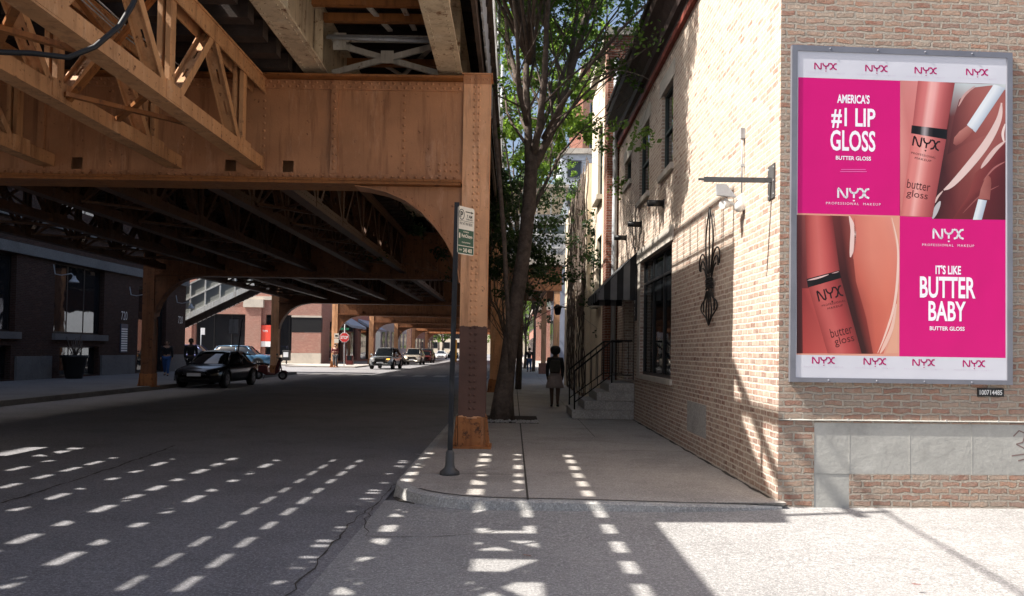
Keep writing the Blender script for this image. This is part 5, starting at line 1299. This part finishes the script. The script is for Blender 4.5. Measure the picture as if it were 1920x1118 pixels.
b = MB(); b.box(p.x-.3, p.x+.3, p.y-.25, p.y+.25, ZS+.05, ZS+.85); b.build('cabinet', 'car_maroon', t, bevel=.04); b = MB(); b.box(p.x-.2, p.x+.2, p.y-.262, p.y-.252, ZS+.45, ZS+.85); b.build('window', 'window_glass', t)
p = atY(853, 650, 110); t = thing('yellow_bollard', 'tall yellow painted post far down the street by the kerb', 'bollard', (p.x, 110, 0))
b = MB(); b.lathe((p.x, 110, 0), [(.28, 0), (.28, 2.9), (.2, 3.0)], 12); b.build('post', 'yellow_paint', t)
# ================================================================== vehicles (local axes: nose towards -Y)
def car(label, loc, rotz, paint, kind='sedan', name='parked_car', cat='car', group=None, plate=True):
    t = thing(name, label, cat, loc, group, rotz, local=True)
    suv = kind == 'suv'
    L, Wd = (4.7, .93) if suv else (4.75, .92)
    H = 1.68 if suv else 1.42
    zb = .30 if suv else .22
    belt = 1.02 if suv else .90
    hood = 1.0 if suv else .80
    # stations: y, half width, lower z, top z of the lower body
    S = [(-L/2, .62, .40, .62), (-L/2+.06, .74, .30, hood-.14), (-L/2+.25, .86, zb, hood-.07), (-L/2+.7, .91, zb, hood), (-L/2+1.25, Wd, zb, belt-.02), (-.3, Wd, zb, belt), (.7, Wd, zb, belt+.02),
         (L/2-1.0, Wd, zb, belt+.04), (L/2-.4, .90, zb+.03, belt+.05), (L/2-.1, .84, .36, belt+.0), (L/2, .72, .46, belt-.16)]
    b = MB(); V = []; Fc = []
    for y, w_, z0, z1 in S:
        h = z1-z0
        prof = [(0, z1+.03), (w_*.62, z1+.02), (w_*.90, z1-.03), (w_*.97, z1-.10*h-.03), (w_, z0+h*.55), (w_*.985, z0+h*.22), (w_*.90, z0), (0, z0)]
        ring = [(x, y, z) for x, z in prof] + [(-x, y, z) for x, z in prof[-2:0:-1]]
        V += ring
    n = 14
    for i in range(len(S)-1):
        for k in range(n): Fc.append((i*n+k, i*n+(k+1)%n, (i+1)*n+(k+1)%n, (i+1)*n+k))
    Fc += [tuple(range(n)), tuple(reversed(range((len(S)-1)*n, len(S)*n)))]
    b.add(V, Fc, True); body = b.build('body', paint, t)
    # cabin: windscreen, roof, rear window
    ya = -L/2+1.15 if suv else -L/2+1.35
    yr = L/2-.18 if suv else L/2-.75
    G = [(ya, .70, belt-.02, belt+.02), (ya+.62 if suv else ya+.72, .60, belt, H-.05), (ya+1.1, .62, belt, H), (.35, .63, belt, H+.01), (yr-.75, .62, belt, H-.01), (yr-.35 if suv else yr-.55, .60, belt, H-.06 if suv else H-.10), (yr, .64, belt, belt+.03)]
    b = MB(); V = []; Fc = []
    for y, w_, z0, z1 in G:
        h = max(z1-z0, .01); wb = Wd-.06
        ring = [(0, y, z1), (w_*.85, y, z1-.01), (w_, y, z1-.06*min(1, h*2)), (wb-(wb-w_)*.3, y, z0+h*.35), (wb, y, z0-.03)]
        V += ring + [(-x, yy, z) for x, yy, z in ring[:0:-1]]
    n = 9
    for i in range(len(G)-1):
        for k in range(n-1 if 0 else n):
            if k == 4: continue
            Fc.append((i*n+k, i*n+(k+1)%n, (i+1)*n+(k+1)%n, (i+1)*n+k))
    b.add(V, Fc, True); b.build('windows', 'car_glass', t)
    b = MB(); rr = []
    for y, w_, z in ((ya+.70, .56, H-.035), (ya+1.1, .60, H+.012), (.35, .61, H+.022), (yr-.75, .60, H+.0), (yr-.42 if suv else yr-.62, .57, H-.055)):
        rr += [(-w_, y, z-.03), (-w_*.5, y, z+.004), (w_*.5, y, z+.004), (w_, y, z-.03)]
    Fc = [(i*4+k, i*4+k+1, i*4+k+5, i*4+k+4) for i in range(4) for k in range(3)]; b.add(rr, Fc, True); b.build('roof', paint, t)
    for s in (-1, 1):
        b = MB(); wb = Wd-.05
        b.tube([(s*.74, ya+.05, belt), (s*.60, ya+.70, H-.06)], .035, 6); b.tube([(s*wb, .25, belt), (s*.625, .3, H-.03)], .04, 6); b.tube([(s*.78, yr-.1, belt), (s*.58, yr-.55, H-.08)], .05, 6)
        b.tube([(s*.60, ya+.70, H-.06), (s*.64, .35, H-.035), (s*.60, yr-.55, H-.08)], .03, 6)
        b.build('pillar', paint, t)
    for s in (-1, 1):
        b = MB(); b.lathe((s*(Wd+.10), ya+.45, belt+.03), [(.02, 0), (.09, .03), (.10, .10), (.07, .15)], 8); b.box(s*(Wd-.06), s*(Wd+.05), ya+.42, ya+.48, belt+.04, belt+.08); b.build('wing_mirror', paint, t)
    for y in (-L/2+.88, L/2-.92):
        for s in (-1, 1):
            r = .36 if suv else .33; cx_ = s*(Wd-.10)
            b = MB()
            b.tube([(cx_-s*.12, y, r), (cx_-s*.10, y, r), (cx_+s*.09, y, r), (cx_+s*.115, y, r)], [r*.9, r, r, r*.92], 20); wh = b.build('wheel', 'black_rubber', t)
            b = MB(); b.tube([(cx_+s*.10, y, r), (cx_+s*.119, y, r)], [r*.66, r*.64], 16)
            b2 = MB()
            for q in range(5): an = q*1.2566; b2.bar((cx_+s*.12, y, r), (cx_+s*.12, y+r*.6*math.cos(an), r+r*.6*math.sin(an)), .05, .012, (1,0,0))
            b.build('hub', 'frame_black', wh); b2.build('rim', 'chrome', wh)
            b = MB(); arc = [(cx_+s*.125, y+(r+.05)*math.cos(R(a)), r+(r+.05)*math.sin(R(a))) for a in range(-10, 191, 20)]
            b.tube(arc, .035, 5); b.build('wheel_arch', 'black_rubber', t)
    yF = -L/2
    for s in (-1, 1):
        b = MB(); b.ext([(s*.42, yF+.05, hood-.28), (s*.80, yF+.26, hood-.26), (s*.83, yF+.32, hood-.12), (s*.46, yF+.12, hood-.16)], (0, -.06, 0)); b.build('headlight', 'lamp_glass', t)
        b = MB(); b.ext([(s*.55, L/2-.06, belt-.12), (s*.80, L/2-.10, belt-.10), (s*.80, L/2-.12, belt-.28), (s*.55, L/2-.06, belt-.28)], (0, .05, 0)); b.build('tail_light', 'lamp_red', t)
    b = MB(); b.box(-.40, .40, yF-.02, yF+.1, hood-.30, hood-.17); b.box(-.55, .55, yF+.02, yF+.12, .34, .46); b.build('grille', 'frame_black', t)
    b = MB(); b.box(-.26, .26, yF-.035, yF-.021, .46, .58); b.build('number_plate', 'plate_white', t)
    return t
car('black sedan parked in the shade at the left kerb, facing the camera', (-11.90, 32.4, 0), R(-1), 'car_black')
car('blue hatchback SUV on the side street, seen from the side behind the black car', (-20.6, 61.0, 0), R(90), 'car_blue', 'suv')
car('violet blue car on the side street partly hidden by the dark building corner', (-24.9, 62.2, 0), R(90), 'car_violet', 'suv')
car('silver car with an amber glowing lamp crossing the intersection toward the camera', (-10.15, 64.2, 0), R(-3), 'car_silver', 'suv', 'approaching_car')
car('beige SUV following the silver car, headlight in sun', (-10.35, 84, 0), R(0), 'car_beige', 'suv', 'approaching_car')
car('dark red car parked behind the beige SUV', (-10.6, 97, 0), R(0), 'car_maroon', 'sedan', group='cars parked along the far left kerb')
car('dark grey car parked further behind the dark red car', (-11.4, 106, 0), R(0), 'car_grey', 'suv', group='cars parked along the far left kerb')
car('white sedan in a patch of sun far down the street', (-12.3, 137, 0), R(4), 'car_white', 'sedan', group='cars parked along the far left kerb')
car('dark car at the far end of the row beyond the white sedan', (-11.8, 158, 0), R(0), 'car_grey', 'sedan', group='cars parked along the far left kerb')
b = MB(); b.ext([(.52, -2.41, .78), (.74, -2.27, .79), (.76, -2.26, .83), (.54, -2.40, .83)], (0, -.03, 0))
for o_c in list(COL.objects):
    if o_c.get('label', '').startswith('silver car'): ORG['x'] = Vector(); bl_ = b.build('turn_signal', 'lamp_amber_lit', o_c)
# scooter, nose to +X
st_ = thing('motor_scooter', 'dark motor scooter parked side-on by the orange column', 'scooter', (-11.9, 39.3, 0), None, 0, local=True)
for x in (-.58, .62):
    b = MB(); b.tube([(x, -.05, .22), (x, -.04, .22), (x, .04, .22), (x, .05, .22)], [.19, .22, .22, .19], 18); wv = b.build('wheel', 'black_rubber', st_)
    b = MB(); b.tube([(x, -.056, .22), (x, .056, .22)], .13, 12); b.build('rim', 'chrome', wv)
b = MB(); b.ext([(-.85, -.13, .42), (-.80, -.13, .66), (-.45, -.13, .72), (-.12, -.13, .68), (-.05, -.13, .34), (.30, -.13, .30), (.30, -.13, .24), (-.2, -.13, .22), (-.40, -.13, .36), (-.7, -.13, .42)], (0, .26, 0))
b.ext([(.26, -.17, .28), (.42, -.17, .34), (.52, -.17, .95), (.42, -.17, .98), (.30, -.17, .60)], (0, .34, 0)); b.build('body', 'car_maroon', st_, bevel=.03)
b = MB(); b.ext([(-.82, -.14, .725), (-.80, -.14, .80), (-.45, -.14, .84), (-.10, -.14, .78), (-.10, -.14, .725)], (0, .28, 0)); b.build('saddle', 'black_rubber', st_, bevel=.03)
b = MB(); b.tube([(.60, 0, .25), (.44, 0, 1.05)], .03, 8); b.tube([(.40, -.32, 1.08), (.44, 0, 1.04), (.40, .32, 1.08)], .02, 6); b.ext([(.44, -.10, .86), (.58, -.10, .92), (.54, -.10, 1.10), (.40, -.10, 1.10)], (0, .2, 0)); b.build('handlebar', 'frame_black', st_)
b = MB(); b.ext([(.40, -.07, .40), (.52, -.07, .47), (.75, -.07, .46), (.88, -.07, .34), (.84, -.07, .34), (.70, -.07, .43), (.5, -.07, .43)], (0, .14, 0)); b.build('front_mudguard', 'car_maroon', st_)
for s in (-1, 1):
    b = MB(); b.tube([(.42, s*.2, 1.08), (.40, s*.26, 1.22)], .008, 4); b.lathe((.40, s*.27, 1.20), [(.02, 0), (.05, .04), (.02, .09)], 8); b.build('mirror', 'frame_black', st_)
b = MB(); b.tube([(-.2, -.14, .25), (-.28, -.24, .01)], .015, 5); b.build('stand', 'iron', st_)

# ================================================================== people
def skin(name, J, E, mat, parent, root=0, sub=1):
    me = bpy.data.meshes.new(name); me.from_pydata([j[:3] for j in J], E, []); ob = bpy.data.objects.new(name, me); COL.objects.link(ob)
    md = ob.modifiers.new('s', 'SKIN'); md.use_smooth_shade = True
    for i, j in enumerate(J):
        sv = me.skin_vertices[0].data[i]; r = j[3]; sv.radius = (r, j[4] if len(j) > 4 else r); sv.use_root = i == root
    ob.modifiers.new('u', 'SUBSURF').levels = sub; ob.modifiers['u'].render_levels = sub
    dg = bpy.context.evaluated_depsgraph_get(); m2 = bpy.data.meshes.new_from_object(ob.evaluated_get(dg)); m2.name = name
    bpy.data.objects.remove(ob); bpy.data.meshes.remove(me)
    for p in m2.polygons: p.use_smooth = True
    if not m2.uv_layers: m2.uv_layers.new(name='UVMap')
    m2.materials.clear(); m2.materials.append(MATS[mat])
    o = bpy.data.objects.new(name, m2); COL.objects.link(o); o.parent = parent; return o
def person(label, loc, rotz, H=1.72, skinm='skin_mid', top='cloth_black', legs='cloth_denim', hair='hair_black', stride=.0, arm=.0, bend=0.0, skirt=None, hairk='short', pack=None, hold=False, fem=False):
    t = thing('person', label, 'person', loc, None, rotz, local=True)
    k = H
    def P(x, y, z, r, r2=None): return (x*k, y*k, z*k, r*k) + ((r2*k,) if r2 else ())
    sh = .100 if fem else .112; hp = .052
    J = [P(0, 0, .53, .080, .060), P(0, -.004, .61, .070, .052), P(0, -.006, .70, .085, .058), P(0, 0, .785, .085, .05), P(0, .004, .835, .032), P(0, -.004, .872, .045, .05), P(0, -.006, .925, .050, .060), P(0, 0, .972, .032, .04)]
    E = [(0,1),(1,2),(2,3),(3,4),(4,5),(5,6),(6,7)]
    cl_top = [0,1,2,3]; arms = []; lg = []
    for s in (-1, 1):
        a0 = len(J); sw = arm*s
        if hold: el = P(s*(sh+.035), -.015, .635, .028); wr = P(s*.075, -.115, .66, .020); pm = P(s*.045, -.140, .665, .022, .012)
        else: el = P(s*(sh+.026), .01+sw*.05, .635, .027); wr = P(s*(sh+.024), -.02+sw*.12, .50, .019); pm = P(s*(sh+.020), -.03+sw*.14, .46, .022, .011)
        J += [P(s*sh, .0, .79, .044), el, wr, pm]; E += [(3,a0),(a0,a0+1),(a0+1,a0+2),(a0+2,a0+3)]; arms.append((a0, a0+1, a0+2))
        d = Vector(pm[:3])-Vector(wr[:3]); d.normalize(); px_, py_ = Vector((0, 1, 0)), d
        for q, (off, ln) in enumerate(((-.014, .030), (-.005, .036), (.005, .034), (.014, .027))):
            f0 = len(J); p0 = Vector(pm[:3])+px_*off*k+d*.012*k; p1 = p0+d*ln*.55*k+Vector((-s*.004*k, 0, 0)); p2 = p1+d*ln*.5*k+Vector((-s*.010*k, 0, 0))
            J += [(*p0, .0052*k), (*p1, .0048*k), (*p2, .0042*k)]; E += [(a0+3, f0), (f0, f0+1), (f0+1, f0+2)]
        f0 = len(J); p0 = Vector(wr[:3]).lerp(Vector(pm[:3]), .6)+Vector((0, -.018*k, 0)); p1 = p0+d*.022*k+Vector((0, -.010*k, 0)); J += [(*p0, .006*k), (*p1, .005*k)]; E += [(a0+3, f0), (f0, f0+1)]
        l0 = len(J); fs = stride*s
        kn = P(s*hp, -.02-fs*.06 - (.02 if fs > 0 else 0), .285, .040); an = P(s*hp*.95, -fs*.15+(.03 if fs < 0 else 0), .05+(.035 if fs < 0 else 0), .024)
        toe = (an[0]*1.15, an[1]-.085*k, max(.02*k, an[2]-(.06 if fs < 0 else .032)*k), .021*k, .016*k)
        J += [P(s*hp, 0, .50, .066), kn, an, toe]; E += [(0,l0),(l0,l0+1),(l0+1,l0+2),(l0+2,l0+3)]; lg.append((l0,l0+1,l0+2,l0+3))
    n0 = len(J); J += [P(0, -.060, .905, .010), P(0, -.072, .897, .008)]; E += [(6, n0), (n0, n0+1)]
    body = skin('body', J, E, skinm, t)
    def sub(ix, ed, f, mat, nm, rt=0, adj=None):
        mp = {v: i for i, v in enumerate(ix)}; JJ = [tuple(J[v][:3])+(J[v][3]*f+.006,)+((J[v][4]*f+.006,) if len(J[v]) > 4 else ()) for v in ix]
        return skin(nm, JJ, [(mp[a], mp[b_]) for a, b_ in ed], mat, t, rt)
    (a0, a1, a2), (b0, b1, b2) = arms
    sub([0,1,2,3,a0,a1,a2,b0,b1,b2], [(0,1),(1,2),(2,3),(3,a0),(a0,a1),(a1,a2),(3,b0),(b0,b1),(b1,b2)], 1.13, top, 'shirt')
    (p0, p1, p2, p3), (q0, q1, q2, q3) = lg
    if skirt:
        b = MB(); b.lathe((0, 0, 0), [(.085*k, .565*k), (.115*k, .50*k), (.135*k, .40*k), (.148*k, .325*k), (.142*k, .324*k)], 20)
        for i, v in enumerate(b.v): v.y *= .82; v.x *= 1+.03*math.sin(i*2.1)
        b.build('skirt', skirt, t)
    else: sub([0,p0,p1,p2,q0,q1,q2], [(0,p0),(p0,p1),(p1,p2),(0,q0),(q0,q1),(q1,q2)], 1.16, legs, 'trousers')
    for (l0, l1, l2, l3) in lg:
        A, T_ = Vector(J[l2][:3]), Vector(J[l3][:3]); hl = A+Vector((0, .028*k, -(A.z-T_.z)))
        skin('shoe', [(*(hl+Z_*.010*k), .023*k, .021*k), (*(A.lerp(T_, .5)+Vector((0,0,-.010*k))), .026*k, .02*k), (*(T_+Vector((0,-.012*k,-.004*k))), .024*k, .015*k)], [(0,1),(1,2)], 'cloth_black', t)
    b = MB()
    if hairk == 'afro': b.lathe((0, .012*k, .945*k), [(.03*k, -.075*k), (.072*k, -.05*k), (.086*k, -.01*k), (.082*k, .035*k), (.055*k, .066*k), (.012*k, .078*k)], 14)
    else:
        b.lathe((0, .010*k, .940*k), [(.040*k, -.05*k), (.056*k, -.03*k), (.060*k, .005*k), (.052*k, .035*k), (.03*k, .052*k), (.006*k, .058*k)], 12)
    for v in b.v:
        v.y = .012*k+(v.y-.012*k)*(1.0 if hairk == 'afro' else 1.12)
        if hairk != 'afro' and v.y < -.03*k and v.z < .955*k: v.y = -.03*k
        if hairk == 'afro' and v.y < -.02*k: v.y = -.02*k-(abs(v.y)-.02*k)*.5
    b.build('hair', hair, t)
    b = MB()
    for s in (-1, 1): b.lathe((s*.019*k, -.062*k, .914*k), [(.001, -.006*k), (.007*k, 0), (.001, .006*k)], 8)
    b.build('eyes', 'hair_black', t)
    b = MB(); b.box(-.017*k, .017*k, -.062*k, -.055*k, .872*k, .877*k); b.build('mouth', 'cloth_maroon', t)
    b = MB()
    for s in (-1, 1): b.lathe((s*.052*k, .002*k, .893*k), [(.004*k, -.004*k), (.011*k, .006*k), (.012*k, .022*k), (.004*k, .032*k)], 8)
    b.build('ears', skinm, t)
    if pack:
        b = MB(); b.ext([(-.085*k, .055*k, .58*k), (.085*k, .055*k, .58*k), (.092*k, .06*k, .70*k), (.07*k, .06*k, .79*k), (-.07*k, .06*k, .79*k), (-.092*k, .06*k, .70*k)], (0, .06*k, 0)); b.build('backpack', pack, t, bevel=.02)
    return t
person('woman in black top and taupe skirt walking away along the right sidewalk', (1.12, 21.2, ZS), R(176), 1.60, 'skin_dark', 'cloth_black', 'cloth_taupe', 'hair_black', .55, .5, skirt='cloth_taupe', hairk='afro', pack='cloth_olive', fem=True)
person('person in dark jacket and blue jeans walking away far along the right sidewalk', (1.15, 56.5, ZS), R(185), 1.74, 'skin_mid', 'cloth_black', 'cloth_denim', 'hair_brown', .7, .8)
person('dark silhouetted person farthest along the right sidewalk, left of the one in jeans', (.85, 92, ZS), R(170), 1.78, 'skin_mid', 'cloth_grey', 'cloth_black', 'hair_black', .6, .6)
pm_ = atY(628, 688, 60.2)
person('man in dark maroon top and grey jeans standing before the column near the stop sign', (pm_.x, 60.2, ZS), R(0), 1.80, 'skin_pale', 'cloth_maroon', 'cloth_grey', 'hair_black', .1, .1, hold=True)
pm_ = atY(357, 690, 36.5)
person('dark figure standing behind the hood of the black car', (pm_.x, 36.5, .15), R(20), 1.80, 'skin_dark', 'cloth_black', 'cloth_black', 'hair_black', .0, .1)
pm_ = atY(312, 690, 38.0)
person('person in grey top and blue jeans walking on the shaded left sidewalk', (pm_.x, 38.0, .15), R(15), 1.72, 'skin_mid', 'cloth_black', 'cloth_blue', 'hair_brown', .5, .5)

# ================================================================== trees
def leaves(mb, c, rad, n, rng, size=.075):
    for _ in range(n):
        while True:
            d = Vector((rng.uniform(-1,1), rng.uniform(-1,1), rng.uniform(-1,1)))
            if d.length < 1: break
        p = c + Vector((d.x*rad, d.y*rad, d.z*rad*.7))
        a = Vector((rng.gauss(0,1), rng.gauss(0,1), rng.gauss(-.3,.8))).normalized(); x = a.orthogonal().normalized(); q = Matrix.Rotation(rng.uniform(0, 6.28), 3, a); x = q @ x
        s = size*rng.uniform(.6, 1.3); w_ = x.cross(a)*s*.36
        nrm = x
        mb.add([p, p+a*s*.5+w_+nrm*s*.06, p+a*s*1.1, p+a*s*.5-w_+nrm*s*.06], [(0,1,2,3)])
def limb(wood, p, d, L, r, depth, rng, tips, up=.12, n=5):
    P = [p]; rr = [r]
    for i in range(n):
        d = (d + Vector((rng.gauss(0,.13), rng.gauss(0,.13), rng.gauss(0,.10)+up*.3))).normalized(); P.append(P[-1]+d*L/n); rr.append(r*(1-.55*(i+1)/n))
    wood.tube(P, rr, 7 if r > .03 else 5)
    if depth == 0 or r < .008: tips.append((P[-1], P[-2])); return
    kids = rng.choice((2, 3)) if depth > 1 else 3
    for k in range(kids):
        j = n if k == 0 else rng.randint(2, n); q = P[j]; a = rng.uniform(0, 6.28)
        side = d.orthogonal().normalized(); side = Matrix.Rotation(a, 3, d) @ side
        nd = (d*rng.uniform(.6, 1.0)+side*rng.uniform(.45, .95)+Z_*up).normalized()
        limb(wood, q, nd, L*rng.uniform(.6, .82), rr[j]*rng.uniform(.6, .85), depth-1, rng, tips, up, n)
def tree(label, base, trunkP, trunkR, limbs, seed, leafm, crown_n, clump, size, depth=3, name='street_tree', group='street trees on the right sidewalk', upper=None):
    t = thing(name, label, 'tree', base, group); rng = random.Random(seed)
    b = MB(); b.tube(trunkP, trunkR, 12); tips = []
    w2 = MB()
    for p0, pts, r0, r1 in limbs:
        Q = [Vector(p0)] + [Vector(q) for q in pts]; k = len(Q); rr = [r0+(r1-r0)*i/(k-1) for i in range(k)]; w2.tube(Q, rr, 8)
        for i in range(1, k):
            for _ in range(2 if i < k-1 else 3):
                d = (Q[i]-Q[i-1]).normalized(); side = Matrix.Rotation(rng.uniform(0, 6.28), 3, d) @ d.orthogonal().normalized()
                limb(w2, Q[i] if i == k-1 else Q[i-1].lerp(Q[i], rng.uniform(.3, 1)), (d+side*rng.uniform(.4, 1.0)).normalized(), rng.uniform(1.3, 2.4)*(size/.075)**.3, max(.014, rr[i]*.45), depth-1, rng, tips)
    b.build('trunk', 'bark', t); w2.build('branch', 'bark', t)
    lv = MB(); per = max(1, crown_n//max(1, len(tips)))
    for p, q in tips:
        leaves(lv, p, clump*rng.uniform(.5, 1.2), int(per*rng.uniform(.3, 1.8)), rng, size)
        for f in (.3, .65): leaves(lv, q.lerp(p, f), clump*.35, max(1, per//5), rng, size)
    lv.build('crown', leafm, t)
    if upper:                                                     # the high crown, mostly above the picture, that shades the wall
        w3 = MB(); lv = MB()
        for p0, pts, r0, r1 in upper:
            Q = [Vector(p0)] + [Vector(q) for q in pts]; w3.tube(Q, [r0, (r0+r1)/2, r1], 7)
            for _ in range(7):
                q = Q[-1] + Vector((rng.gauss(0,.55), rng.gauss(0,.55), rng.gauss(0,.4))); w3.tube([Q[-1].lerp(Q[-2], .15), q], [.02, .008], 4)
                leaves(lv, q, rng.uniform(.3, .62), 420, rng, .11)
        w3.build('branch', 'bark', t); lv.build('crown', leafm, t)
    return t
TY = 17.2
tp = lambda u, v, dy=0.0: atY(u, v, TY+dy)
base = tp(941, 786); base.z = ZS
trP = [Vector((base.x, TY, ZS-.05)), tp(944, 740), tp(952, 680), tp(960, 620), tp(972, 540), tp(984, 460), tp(992, 380), tp(996, 315), tp(998, 285)]
trR = [.28, .21, .172, .163, .155, .148, .145, .138, .11]
L_ = [(tp(993, 330), [tp(990, 240, .1), tp(986, 150, .1), tp(990, 60, .3), tp(994, -60, .6)], .105, .04),
      (tp(997, 300), [tp(1012, 235, -.2), tp(1022, 140, -.5), tp(1025, 40, -.8), tp(1035, -80, -1.2)], .09, .04),
      (tp(998, 320), [tp(1040, 235, .2), tp(1066, 150, .3), tp(1090, 70, .4), tp(1120, -20, .3), tp(1150, -100, .2)], .10, .045),
      (tp(1066, 150, .3), [tp(1075, 80, .8), tp(1085, 0, 1.3), tp(1090, -90, 1.8)], .07, .035),
      (tp(988, 200, .1), [tp(966, 140, .4), tp(952, 70, .7), tp(945, 0, .9), tp(940, -80, 1.1)], .06, .03),
      (tp(1018, 260, 0), [tp(1050, 200, -.6), tp(1100, 130, -1.2), tp(1160, 60, -1.6), tp(1210, 10, -1.8)], .05, .022),
      (tp(990, 240, .1), [tp(972, 170, -.4), tp(970, 80, -.8), tp(962, -10, -1.1)], .06, .03),
      (tp(985, 440), [tp(1010, 370, .5), tp(1050, 290, .9), tp(1085, 250, 1.1)], .05, .02),
      (tp(1010, 250), [tp(1040, 180, 1.2), tp(1070, 100, 2.4), tp(1100, 20, 3.4)], .06, .03)]
EXTRA = []
for fx, fy_, fz in ((-.5,12.6,9.6),(-1.4,12.6,11.0),(.4,12.9,9.0),(-.8,14.2,10.0),(-1.6,14.8,11.3),(.1,13.9,9.7),(-1.0,15.5,10.5),(.4,15.2,9.9),(-2.2,16,12),(-.5,17.5,11),(-2.8,17,12.5),(.9,16.5,10.4),(-1.2,19,12),(0,19.5,10.5)):
    a_ = tp(994, 120, .1); q_ = Vector((fx, fy_, fz)); EXTRA.append((a_, [a_.lerp(q_, .45)+Z_*.5, q_], .045, .016))
tree('tall dark street tree with forked limbs standing just behind the nearest column', base, trP, trR, L_ + [(tp(990, 60, .3), [tp(940, -60, -.8), tp(860, -190, -1.8), tp(800, -300, -2.4)], .06, .03), (tp(994, -60, .6), [tp(980, -180, 1.4), tp(960, -330, 1.8), tp(930, -480, 2.2)], .06, .03),
      (tp(1035, -80, -1.2), [tp(1020, -190, -2.2), tp(980, -300, -2.8), tp(930, -400, -3.2)], .05, .03), (tp(1120, -20, .3), [tp(1130, -160, .2), tp(1110, -320, -.4), tp(1090, -440, -.8)], .05, .03),
      (tp(945, 0, .9), [tp(890, -110, 1.8), tp(830, -220, 2.6)], .04, .02), (tp(1035, -80, -1.2), [tp(1090, -220, -2.2), tp(1150, -300, -3.0)], .05, .025)], 21, 'leaf', 26000, .40, .09, 3, upper=EXTRA)
for i, (u, Y, seed, leafm, h, lab, sp_) in enumerate((
        (972, 31.0, 4, 'leaf_bright', 13.0, 'second street tree, sunlit bright green crown behind the tall forked one', 2.9),
        (1000, 58.0, 8, 'leaf_bright', 12, 'third street tree beyond the station bridge with a loose green crown', 2.4),
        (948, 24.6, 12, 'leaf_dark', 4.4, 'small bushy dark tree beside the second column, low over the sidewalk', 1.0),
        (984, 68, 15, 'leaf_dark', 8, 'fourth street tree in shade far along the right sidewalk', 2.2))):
    p = atY(u, 700, Y); X = p.x; rng = random.Random(seed)
    hh = h*.42; tr = [Vector((X, Y, ZS)), Vector((X+.06, Y, hh*.5)), Vector((X+.02, Y, hh))]
    r0 = .10 if h > 6 else .06
    Lm = []
    for q in range(7 if h > 6 else 8):
        a = q*6.283/7+rng.uniform(-.3, .3); f = rng.uniform(.5, 1); z0 = hh*rng.uniform(.72, 1)
        Lm.append((Vector((X+.02, Y, z0)), [Vector((X+sp_*.35*f*math.cos(a), Y+sp_*.35*f*math.sin(a), z0+(h-z0)*.35)), Vector((X+sp_*.7*f*math.cos(a), Y+sp_*.7*f*math.sin(a), z0+(h-z0)*rng.uniform(.5, .75))), Vector((X+sp_*.8*f*math.cos(a), Y+sp_*.8*f*math.sin(a), z0+(h-z0)*rng.uniform(.7, 1)))], r0*.6, .022))
    tree(lab, Vector((X, Y, ZS)), tr, [r0*1.3, r0, r0*.8], Lm, seed, leafm, 26000 if h == 13.0 else 12000 if h > 6 else 9500, .42, .13 if h > 6 else .11, 3)
for i, (X, Y, h) in enumerate(((-15.6, 178, 11), (-6, 265, 13), (-13, 285, 12), (1, 240, 12), (-20, 215, 13), (5, 190, 11), (-2, 320, 14))):
    rng = random.Random(40+i); tr = [Vector((X, Y, 0)), Vector((X, Y, h*.3))]; Lm = []
    for q in range(7):
        a = q*.9; Lm.append((Vector((X, Y, h*.28)), [Vector((X+1.4*math.cos(a), Y+1.4*math.sin(a), h*.45)), Vector((X+2.9*math.cos(a), Y+2.9*math.sin(a), h*rng.uniform(.45, .75))), Vector((X+2.2*math.cos(a), Y+2.2*math.sin(a), h*rng.uniform(.75, .95)))], .12, .04))
    tree(['sunlit tree far down the street on the left', 'sunlit tree far down the middle of the view', 'sunlit tree farthest left at the street end', 'sunlit tree far down on the right side', 'sunlit tree behind the far left columns', 'sunlit tree right of the far sidewalk walkers', 'sunlit tree closing the very end of the street'][i], Vector((X, Y, 0)), tr, [.3, .2], Lm, 60+i, 'leaf_bright', 3000, .9, .42, 2, 'distant_tree', 'sunlit trees far down the street')
pit = atZ(945, 790, ZS)
b = MB(); b.box(-.95, .55, 16.4, 18.2, ZS-.02, ZS+.006); o = b.build('tree_pit', 'soil'); o['kind'] = 'structure'
b = MB(); rng = random.Random(2)
for i in range(260):
    x, y = rng.uniform(-.7, .55), rng.uniform(16.42, 17.0); r = rng.uniform(.012, .035); b.lathe((x, y, ZS+.004), [(r*.7, 0), (r, r*.4), (r*.3, r*.9)], 5)
tag(b.build('gravel', 'pebbles'), 'pale gravel scattered at the foot of the tall tree', 'gravel', kind='stuff')
